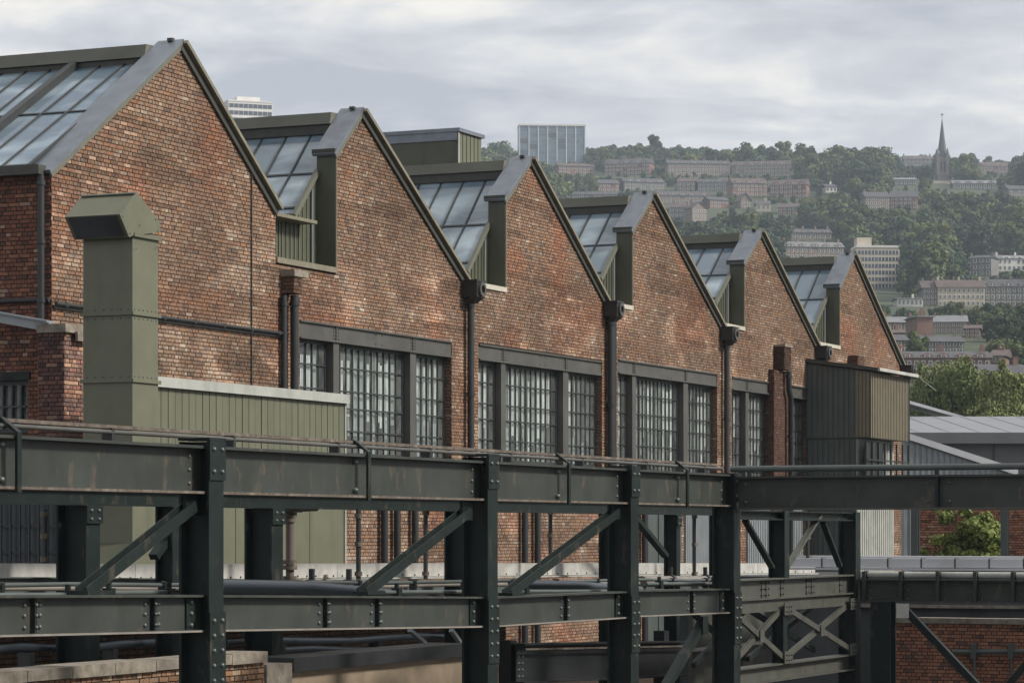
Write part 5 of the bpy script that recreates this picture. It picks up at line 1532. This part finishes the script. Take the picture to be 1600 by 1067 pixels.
H('terrace_house','grey slate terrace behind the sixth gable beside the office block',1226,1320,376,386,408,1000,'hw_sand','slate_pale',2,13,5,0.08)
H('villa','grey square villa in trees at the middle right',1508,1549,397,403,432,860,'hw_grey','slate',3,4,2,-0.2,hip=True)
H('terrace_house','pale terrace at the right edge above the cream tenement',1559,1625,397,404,424,850,'hw_white','slate_pale',2,9,3,0.05)
H('tenement','grey stone end of the long tenement at the right',1442,1466,436,450,478,760,'hw_grey','tile_brown',3,4,2,0.0)
H('tenement','cream painted tenement with tall windows at the right',1466,1539,435,449,479,760,'hw_cream','tile_brown',3,10,3,0.0)
H('tenement','grey rendered tenement with white windows at the right edge',1539,1630,434,448,480,760,'hw_grey','slate',3,11,3,0.0)
H('low_house','low white house between the office block and the tenement',1402,1442,463,467,479,740,'hw_white','slate',1,6,1,0.0)
H('brick_block','red brick flats with pale metal roof right of the last gable',1385,1436,492,504,530,560,'hw_red','slate_pale',2,6,2,0.1)
H('brick_block','brick stair tower between the two pale-roofed blocks',1433,1458,491,495,540,555,'hw_red','slate_pale',1,1,1,0.1)
H('brick_block','red brick block with ribbon windows and pale roof',1458,1510,490,503,522,560,'hw_sand','slate_pale',2,9,2,-0.1)
H('dark_roofed_house','dark-roofed stone house in front of the brick blocks',1450,1506,522,534,552,500,'hw_grey','slate',2,6,2,0.05)
H('brick_terrace','long red brick terrace with dark roof and white windows',1404,1548,546,559,582,440,'hw_red','slate',1,13,3,0.0)
H('brick_terrace','end house of the red brick terrace with tall chimneys',1549,1568,543,556,580,440,'hw_red','tile_brown',2,2,2,-0.3)
H('pale_house','cream house at the foot of the hill beside the last gable',1419,1452,574,586,640,300,'hw_cream','slate',3,3,1,-0.2)
H('dark_roofed_house','dark slate roofs behind the right-hand trees',1522,1610,566,584,610,330,'hw_red','slate',1,6,2,0.1)
H('grey_roofed_house','grey-roofed building behind the last gable below the office block',1400,1450,520,532,552,480,'hw_red','slate',2,5,2,0.2)

H('villa','small pink-grey house in trees left of the grey-roofed hillside row',934,968,279,287,300,0,'hw_red','slate',2,5,2,0.1)
H('villa','stone house with tall chimneys right of the short grey row, above the villas',1058,1086,276,284,299,0,'hw_sand','tile_brown',2,4,2,-0.1)
H('villa','low red house below the long dormered terrace',1108,1140,306,313,326,0,'hw_red','slate',2,5,2,0.15)
H('cottage','small pale house in the wood right of the pointed gable house',1182,1204,312,319,330,0,'hw_cream','slate',1,3,1,0.0)
H('villa','grey house with steep roof left of the steep-gabled stone house',1020,1046,318,327,346,0,'hw_grey','slate',2,4,2,0.1)
H('villa','brown villa in the wood below the red villas at the right',1216,1244,316,324,336,0,'hw_red','tile_brown',2,4,2,-0.1)
H('cottage','white cottage in the wood between the villas and the stone row',1290,1308,286,292,301,0,'hw_white','slate',1,3,1,0.1)
H('cottage','pale roofs glimpsed in the wood above the stone row left of the church',1398,1432,276,281,290,0,'hw_grey','slate_pale',1,5,2,0.0)
H('terrace_house','sandstone terrace in the trees above the office block roof',1236,1300,356,364,374,0,'hw_sand','slate',1,8,4,0.05)
H('villa','grey gabled house at the right edge below the skyline',1575,1612,288,296,308,0,'hw_grey','slate',2,5,2,0.1)
H('low_house','low red brick house left of the brick stair tower',1388,1424,512,520,536,0,'hw_red','tile_brown',1,4,1,0.2)
H('low_house','small orange brick house beside the dark-roofed stone house',1508,1530,505,513,528,0,'hw_red','tile_brown',2,3,2,-0.2)

def slab_block(name, label, x0, x1, y0, y_vis, D, floors, bays, wall, glass, pent=None, yaw=0.0, piers=False, depth=14, fl_h=3.2):
    w = (x1-x0)/FPX*D; xc = ((x0+x1)/2-800)/FPX*D; zt = ZC+(YH-y0)*D/FPX
    zb = float(terrain_h(np.array(xc), np.array(D)))-4
    EXCL.append((x0-1, x1+1, y0, y_vis, D))
    t = Thing(name, label, 'tower block', world=(xc, D, zb), rotz=yaw)
    h = zt-zb; a = w/2
    mb = MB(); mb.box(-a, a, 0, depth, 0, h); t.part('wall', mb, M[wall])
    for q in range(floors):
        z1 = h-0.8-q*fl_h; 
        if z1 < 3: break
        if not piers:
            mb = MB(); mb.box(-a+0.3, a-0.3, -0.05, -0.003, z1-fl_h*0.62, z1-0.1); so = t.part('window_strip', mb, M[glass])
            mu = MB()
            for c in range(bays+1): x = lerp(-a+.3, a-.3, c/bays); mu.box(x-0.07, x+0.07, -0.12, -0.052, z1-fl_h*0.62, z1-0.1)
            t.part('mullion', mu, M['frame_white'], parent=so)
            mb = MB(); mb.box(-a+0.02, -a+0.022, 0, 0.01, z1-1, z1) if False else mb.box(-a-0.05, -a-0.003, 0.6, depth-0.6, z1-fl_h*0.55, z1-0.1); t.part('window_strip', mb, M[glass])
        else:
            for c in range(bays):
                xa = lerp(-a, a, c/bays); xb = lerp(-a, a, (c+1)/bays)
                mb = MB(); mb.box(xa+0.5, xb-0.5, -0.05, -0.003, z1-fl_h+0.35, z1); t.part('window', mb, M[glass if rnd.random() < .72 else rnd.choice(('farglass','spandrel'))])
    if piers:
        for c in range(bays+1): x = lerp(-a+.3, a-.3, c/bays); mb = MB(); mb.box(x-0.22, x+0.22, -0.3, -0.06, 0, h); t.part('pier', mb, M['frame_white'])
        mb = MB(); mb.box(-a-.2, a+.2, -0.6, depth, h+0.01, h+1.0); t.part('cornice', mb, M['frame_white'])
    else:
        mb = MB(); mb.box(-a-.15, a+.15, -0.2, depth+.15, h+0.01, h+0.7); t.part('parapet', mb, M['hw_white'])
    if pent:
        p0, p1, py = pent; b0 = ((p0-800)/FPX*D)-xc; b1 = ((p1-800)/FPX*D)-xc; ph = ZC+(YH-py)*D/FPX-zb
        mb = MB(); mb.box(b0, b1, depth*.25, depth*.8, h+0.71 if not piers else h+1.01, ph); t.part('penthouse', mb, M[wall])
    return t
slab_block('glass_tower_block','blue glass slab tower with white vertical piers on the skyline',811,915,197,250,1620,14,7,'spandrel','blueglass',(832,888,193),0.06,True)
slab_block('white_tower_block','white tower block peeping over the second roof ridge at left',356,427,160,190,1300,30,9,'hw_white','farglass',(373,410,150),0.35)
slab_block('office_block','cream office block with ribbon windows behind the sixth gable',1338,1406,387,462,880,9,12,'hw_cream','farglass',(1341,1364,370),0.05,depth=10,fl_h=2.05)

# church
D = 1400.0; cx = (1472-800)/FPX*D
def cz(y): return ZC+(YH-y)*D/FPX
zb = cz(302)-10
ch = Thing('church', 'dark stone church with tall pointed spire on the wooded skyline', 'church', world=(cx, D, zb))
EXCL.append((1456,1490,178,292,D))
k_ = D/FPX
mb = MB(); a = 7.5*k_
mb.box(-a, a, -a, a, 0, cz(246)-zb); tw = ch.part('tower', mb, M['hw_sand'])
for q in (-1, 1):
    mb = MB(); mb.box(q*2.6*k_-1.2*k_, q*2.6*k_+1.2*k_, -a-.15, -a-.02, cz(269)-zb, cz(254)-zb); ch.part('belfry_opening', mb, M['inside'], parent=tw)
mb = MB(); seg = 8; r0 = 8*k_
vs_ = [(math.cos(2*math.pi*(q+.5)/seg)*r0, math.sin(2*math.pi*(q+.5)/seg)*r0, cz(246)-zb) for q in range(seg)]+[(0,0,cz(183)-zb)]
mb.add(vs_, [(q,(q+1)%seg,seg) for q in range(seg)]+[tuple(range(seg-1,-1,-1))]); ch.part('spire', mb, M['slate'])
mb = MB(); mb.tube([(0,0,cz(184)-zb),(0,0,cz(177)-zb)], 0.18, 6); mb.box(-.7,.7,-.12,.12,cz(180)-zb,cz(179)-zb); ch.part('cross', mb, M['trim'])
for sx in (-1,1):
    for sy in (-1,1):
        mb = MB(); mb.box(sx*a-.7, sx*a+.7, sy*a-.7, sy*a+.7, cz(275)-zb, cz(241)-zb); mb.tube([(sx*a,sy*a,cz(241)-zb),(sx*a,sy*a,cz(232)-zb)], .9, 4, taper=[.9,.05]); ch.part('pinnacle', mb, M['hw_grey'], parent=tw)
mb = MB(); n0, n1 = -16*k_, 15*k_
mb.box(n0, n1, -a-1, a+8, 0, cz(284)-zb); nv_ = ch.part('nave', mb, M['hw_cream'])
mb = MB(); mb.add([(n0,-a-1,cz(284)-zb),(n1,-a-1,cz(284)-zb),(n1,a+8,cz(284)-zb),(n0,a+8,cz(284)-zb),(n0+3,3,cz(272)-zb),(n1-3,3,cz(272)-zb)], [(0,1,5,4),(1,2,5),(2,3,4,5),(3,0,4)]); ch.part('nave_roof', mb, M['slate'], parent=nv_)

# single trees that can be picked out
T = tree
T('hilltop_tree','round tree on the skyline left of the blue glass tower',781,213,1500,17,0)
T('hilltop_tree','dark tree between the plant housing and the blue glass tower',757,228,1450,14,4)
T('hilltop_tree','broad tree right of the blue glass tower',942,222,1560,18,2,1.0)
T('hilltop_tree','pair tree with flat top right of the broad skyline tree',980,226,1560,17,4,1.1)
T('hilltop_tree','dark tree beside the tallest hilltop tree, on its left',1000,224,1565,17,1)
T('tall_tree','tallest dark tree on the skyline right of the blue glass tower',1025,211,1570,22,3,0.95)
T('hilltop_tree','rounded tree just right of the tallest hilltop tree',1046,229,1565,16,0)
T('conifer_tree','pointed dark tree above the right end of the long terrace',1208,228,1540,18,3,0.8)
T('conifer_tree','second pointed tree above the right end of the long terrace',1226,226,1540,19,3,0.8)
T('hilltop_tree','wide round tree crowning the wooded skyline left of the church',1378,222,1560,20,2)
T('hilltop_tree','round skyline tree right of the church spire',1510,236,1540,20,0,1.1)
T('hilltop_tree','last skyline tree at the far right',1588,248,1560,16,2)
T('park_tree','round green tree right of the office block',1425,412,800,11,0,1.1)
T('park_tree','broad dark tree standing before the tenements at right',1565,478,600,17,2,1.25)
T('park_tree','dark bushy tree below the broad one at the right edge',1592,505,560,14,4,1.2)
T('park_tree','small tree in front of the brick stair tower',1432,518,470,8,1,1.2)
T('park_tree','tree between the tenement and the pale-roofed blocks',1490,467,640,9,0,1.2)
T('park_tree','dark tree at the right edge behind the brick terrace',1535,500,560,13,1,1.2)

# nearer trees beyond the warehouse
nk = []
for q, (w, h, n) in enumerate(((14,13,20),(11,13,18))):
    lb = lobe_set(400+q, w, h, n); rr_ = random.Random(700+q)
    for z_ in range(46):
        b_ = rr_.choice(lb[1:]); d_ = Vector((rr_.gauss(0,1), rr_.gauss(0,1), rr_.gauss(0.35,1))).normalized()*b_[3]*1.05
        lb.append((b_[0]+d_.x, b_[1]+d_.y, b_[2]+d_.z, rr_.uniform(0.45,0.9)))
    V, c = leaf_cloud(lb, 22000, 0.34, 500+q, inner=0.35)
    nk.append((leaf_mesh('crown', V, c, M['leaf_near']), trunk_mb(h, 0.3, 600+q, w*0.7).mesh('trunk', M['bark'])))
T('broad_tree','big leafy tree in front of the brick terrace beyond the warehouse',1490,570,200,6.8,0,0.72,meshes=nk, base=0)
T('broad_tree','sunlit leafy tree at the right edge beyond the warehouse',1572,574,195,6.6,1,0.66,meshes=nk, base=0)
T('broad_tree','small leafy tree beside the cream house beyond the warehouse',1445,596,210,5.6,1,0.62,meshes=nk, base=0)
T('broad_tree','leafy tree filling the gap between the two big trees',1533,594,215,5.8,0,0.7,meshes=nk, base=0)
T('broad_tree','leafy tree cut by the right edge of the view',1615,590,205,6.0,0,0.7,meshes=nk, base=0)

# bush before the upper brick wall
bD = DEP(sw2-2.0, 10)
bx = PT(1512, 868, NX(1512, sw2-2.2)) if False else PS(1512, 868, sw2-2.2)
bu = Thing('yellow_green_bush', 'loose yellow-green bush growing against the red brick wall', 'bush', (bx.x, bx.y, bx.z-0.5))
lob = []
r_ = random.Random(9)
for q in range(30): lob.append((bx.x+r_.uniform(-.5,.5), bx.y+r_.uniform(-0.8,0.75)*(1.0 if q % 2 else .6), bx.z+r_.uniform(-.2,1.25), r_.uniform(.14,.30)))
for q in range(16): lob.append((bx.x-0.3+r_.uniform(-.2,.2), bx.y+r_.uniform(-0.95,1.15), bx.z+r_.uniform(-.25,.05), r_.uniform(.12,.22)))
V, c = leaf_cloud(lob, 9500, 0.085, 31, inner=0.55)
V = V - np.array(bu.off)
o = bpy.data.objects.new('foliage', leaf_mesh('foliage', V, c, M['leaf_bush'])); COL.objects.link(o); o.parent = bu.e
mb = MB()
for q in range(9):
    a = r_.uniform(-.7,.7); mb.tube([(bx.x,bx.y,bx.z-.5),(bx.x+r_.uniform(-.2,.2),bx.y+a*.5,bx.z+.3),(bx.x+r_.uniform(-.3,.3),bx.y+a,bx.z+r_.uniform(.7,1.2))], 0.02, 6, taper=[.025,.016,.006])
bu.part('stem', mb, M['bark'])
yb = Thing('yard_platform', 'concrete yard platform under the bush at the right', 'platform', (sw2-6, bx.y, 0))
mb = MB(); mb.box(sw2-9, sw2-0.02, NX(1950,sw2)*-1, -NX(1330,sw2)+3, 0, bx.z-0.45); yb.part('slab', mb, M['inside'])  # slab coloured dark to stand in for the shadow above the coping
# posts under the cross beam
for x, lab in ((1430,'slim blue-grey steel post left of the bush'), (1570,'slim blue-grey steel post right of the bush')):
    q = PS(x, 870, sw2-6); pt = Thing('steel_post', lab, 'post', (q.x, q.y, q.z-1.0))
    mb = MB(); mb.ibeam((q.x,q.y,q.z-1.0),(q.x,q.y,HZ(q.x,-q.y,770)), 0.16, 0.17, 0.015, 0.012); pt.part('shaft', mb, M['clad_dark'])
    mb = MB(); mb.box(q.x-.15,q.x+.15,q.y-.15,q.y+.15,q.z-1.0,q.z-.95); mb.box(q.x-.15,q.x+.15,q.y-.15,q.y+.15,q.z-.04,q.z+.02); pt.part('base_plate', mb, M['clad_dark'])

# woodland on the hillside: one mass of crowns
g = np.random.default_rng(42)
pts = []
tries = 0
ex = EXCL
cell = {}
while len(pts) < 10500 and tries < 100000:
    tries += 1
    D = math.sqrt(g.uniform(260**2, 1880**2))
    x = g.uniform(690, 1660) if g.random() < 0.72 else g.choice((g.uniform(150, 690), g.uniform(1660, 2050))); X = (x-800)/FPX*D
    z = float(terrain_h(np.array(X), np.array(D)))
    hh = g.uniform(10, 18) if D > 700 else (g.uniform(5, 10) if D > 430 else g.uniform(3, 6))
    hh = g.uniform(6, 12) if D > 1440 else hh
    if len(pts) > 5000: hh = g.uniform(3, 6.5)
    hp_ = hh*FPX/D; yb_ = YH-(z-ZC)*FPX/D; yt_ = yb_-hp_; wp_ = hp_*0.5
    
    bad = False
    for x0, x1, y0, y1, Dh in ex:
        if D < Dh+12 and x0-wp_*0.7 < x < x1+wp_*0.7 and yt_ < y1 and yb_ > y0-6: bad = True; break
        if Dh-2 <= D < Dh+14 and x0-6 < x < x1+6: bad = True; break
    if bad: continue
    key = (int(X//6.5), int(D//8)) if len(pts) <= 5000 else (int(X//4), int(D//4.5), 1)
    if key in cell: continue
    cell[key] = 1
    pts.append((X, D, z-0.5, hh))
me = bpy.data.meshes.new('woodland'); me.from_pydata([p[:3] for p in pts], [], [])
sa = me.attributes.new('tsize', 'FLOAT', 'POINT'); sa.data.foreach_set('value', [p[3]/13.0 for p in pts])
ra = me.attributes.new('trot', 'FLOAT', 'POINT'); ra.data.foreach_set('value', g.uniform(0, 6.28, len(pts)).tolist())
wood = bpy.data.objects.new('woodland', me); COL.objects.link(wood)
setp(wood, 'dense green wood covering the hillside between the houses', 'wood', kind='stuff')
ng = bpy.data.node_groups.new('scatter_trees', 'GeometryNodeTree')
ng.interface.new_socket('Geometry', in_out='INPUT', socket_type='NodeSocketGeometry')
ng.interface.new_socket('Geometry', in_out='OUTPUT', socket_type='NodeSocketGeometry')
gi = ng.nodes.new('NodeGroupInput'); go = ng.nodes.new('NodeGroupOutput')
protos = bpy.data.collections.new('tree_kinds')
for q, (cm, tm) in enumerate(kinds):
    po_ = bpy.data.objects.new('crown_kind', cm); protos.objects.link(po_)
ci = ng.nodes.new('GeometryNodeCollectionInfo'); ci.inputs['Collection'].default_value = protos
ci.inputs['Separate Children'].default_value = True; ci.inputs['Reset Children'].default_value = True
ip = ng.nodes.new('GeometryNodeInstanceOnPoints'); ip.inputs['Pick Instance'].default_value = True
n1 = ng.nodes.new('GeometryNodeInputNamedAttribute'); n1.data_type = 'FLOAT'; n1.inputs['Name'].default_value = 'tsize'
n2 = ng.nodes.new('GeometryNodeInputNamedAttribute'); n2.data_type = 'FLOAT'; n2.inputs['Name'].default_value = 'trot'
cb = ng.nodes.new('ShaderNodeCombineXYZ')
ng.links.new(n2.outputs['Attribute'], cb.inputs['Z'])
ng.links.new(gi.outputs[0], ip.inputs['Points']); ng.links.new(ci.outputs[0], ip.inputs['Instance'])
ng.links.new(n1.outputs['Attribute'], ip.inputs['Scale'])
ng.links.new(cb.outputs[0], ip.inputs['Rotation'])
rv_ = ng.nodes.new('FunctionNodeRandomValue'); rv_.data_type = 'INT'
for s_ in rv_.inputs:
    if s_.type == 'INT' and s_.name == 'Max': s_.default_value = len(kinds)-1
out_i = [s_ for s_ in rv_.outputs if s_.type == 'INT' and s_.enabled]
ng.links.new((out_i or [rv_.outputs[2]])[0], ip.inputs['Instance Index'])
ng.links.new(ip.outputs[0], go.inputs[0])
md = wood.modifiers.new('scatter', 'NODES'); md.node_group = ng

# ------------------------------------------------------------------ haze
hz = MB(); hz.box(-1450, 1450, -300, 2400, -1.0, 330)
hm = bpy.data.materials.new('haze'); hm.use_nodes = True
nt = hm.node_tree; nt.nodes.clear()
ho_ = nt.nodes.new('ShaderNodeOutputMaterial'); pv = nt.nodes.new('ShaderNodeVolumePrincipled')
pv.inputs['Color'].default_value = (0.74, 0.86, 1.0, 1); pv.inputs['Density'].default_value = 0.00017
pv.inputs['Anisotropy'].default_value = 0.0
nt.links.new(pv.outputs[0], ho_.inputs['Volume'])
hzo = bpy.data.objects.new('haze', hz.mesh('haze', hm)); COL.objects.link(hzo)
setp(hzo, kind='stuff')
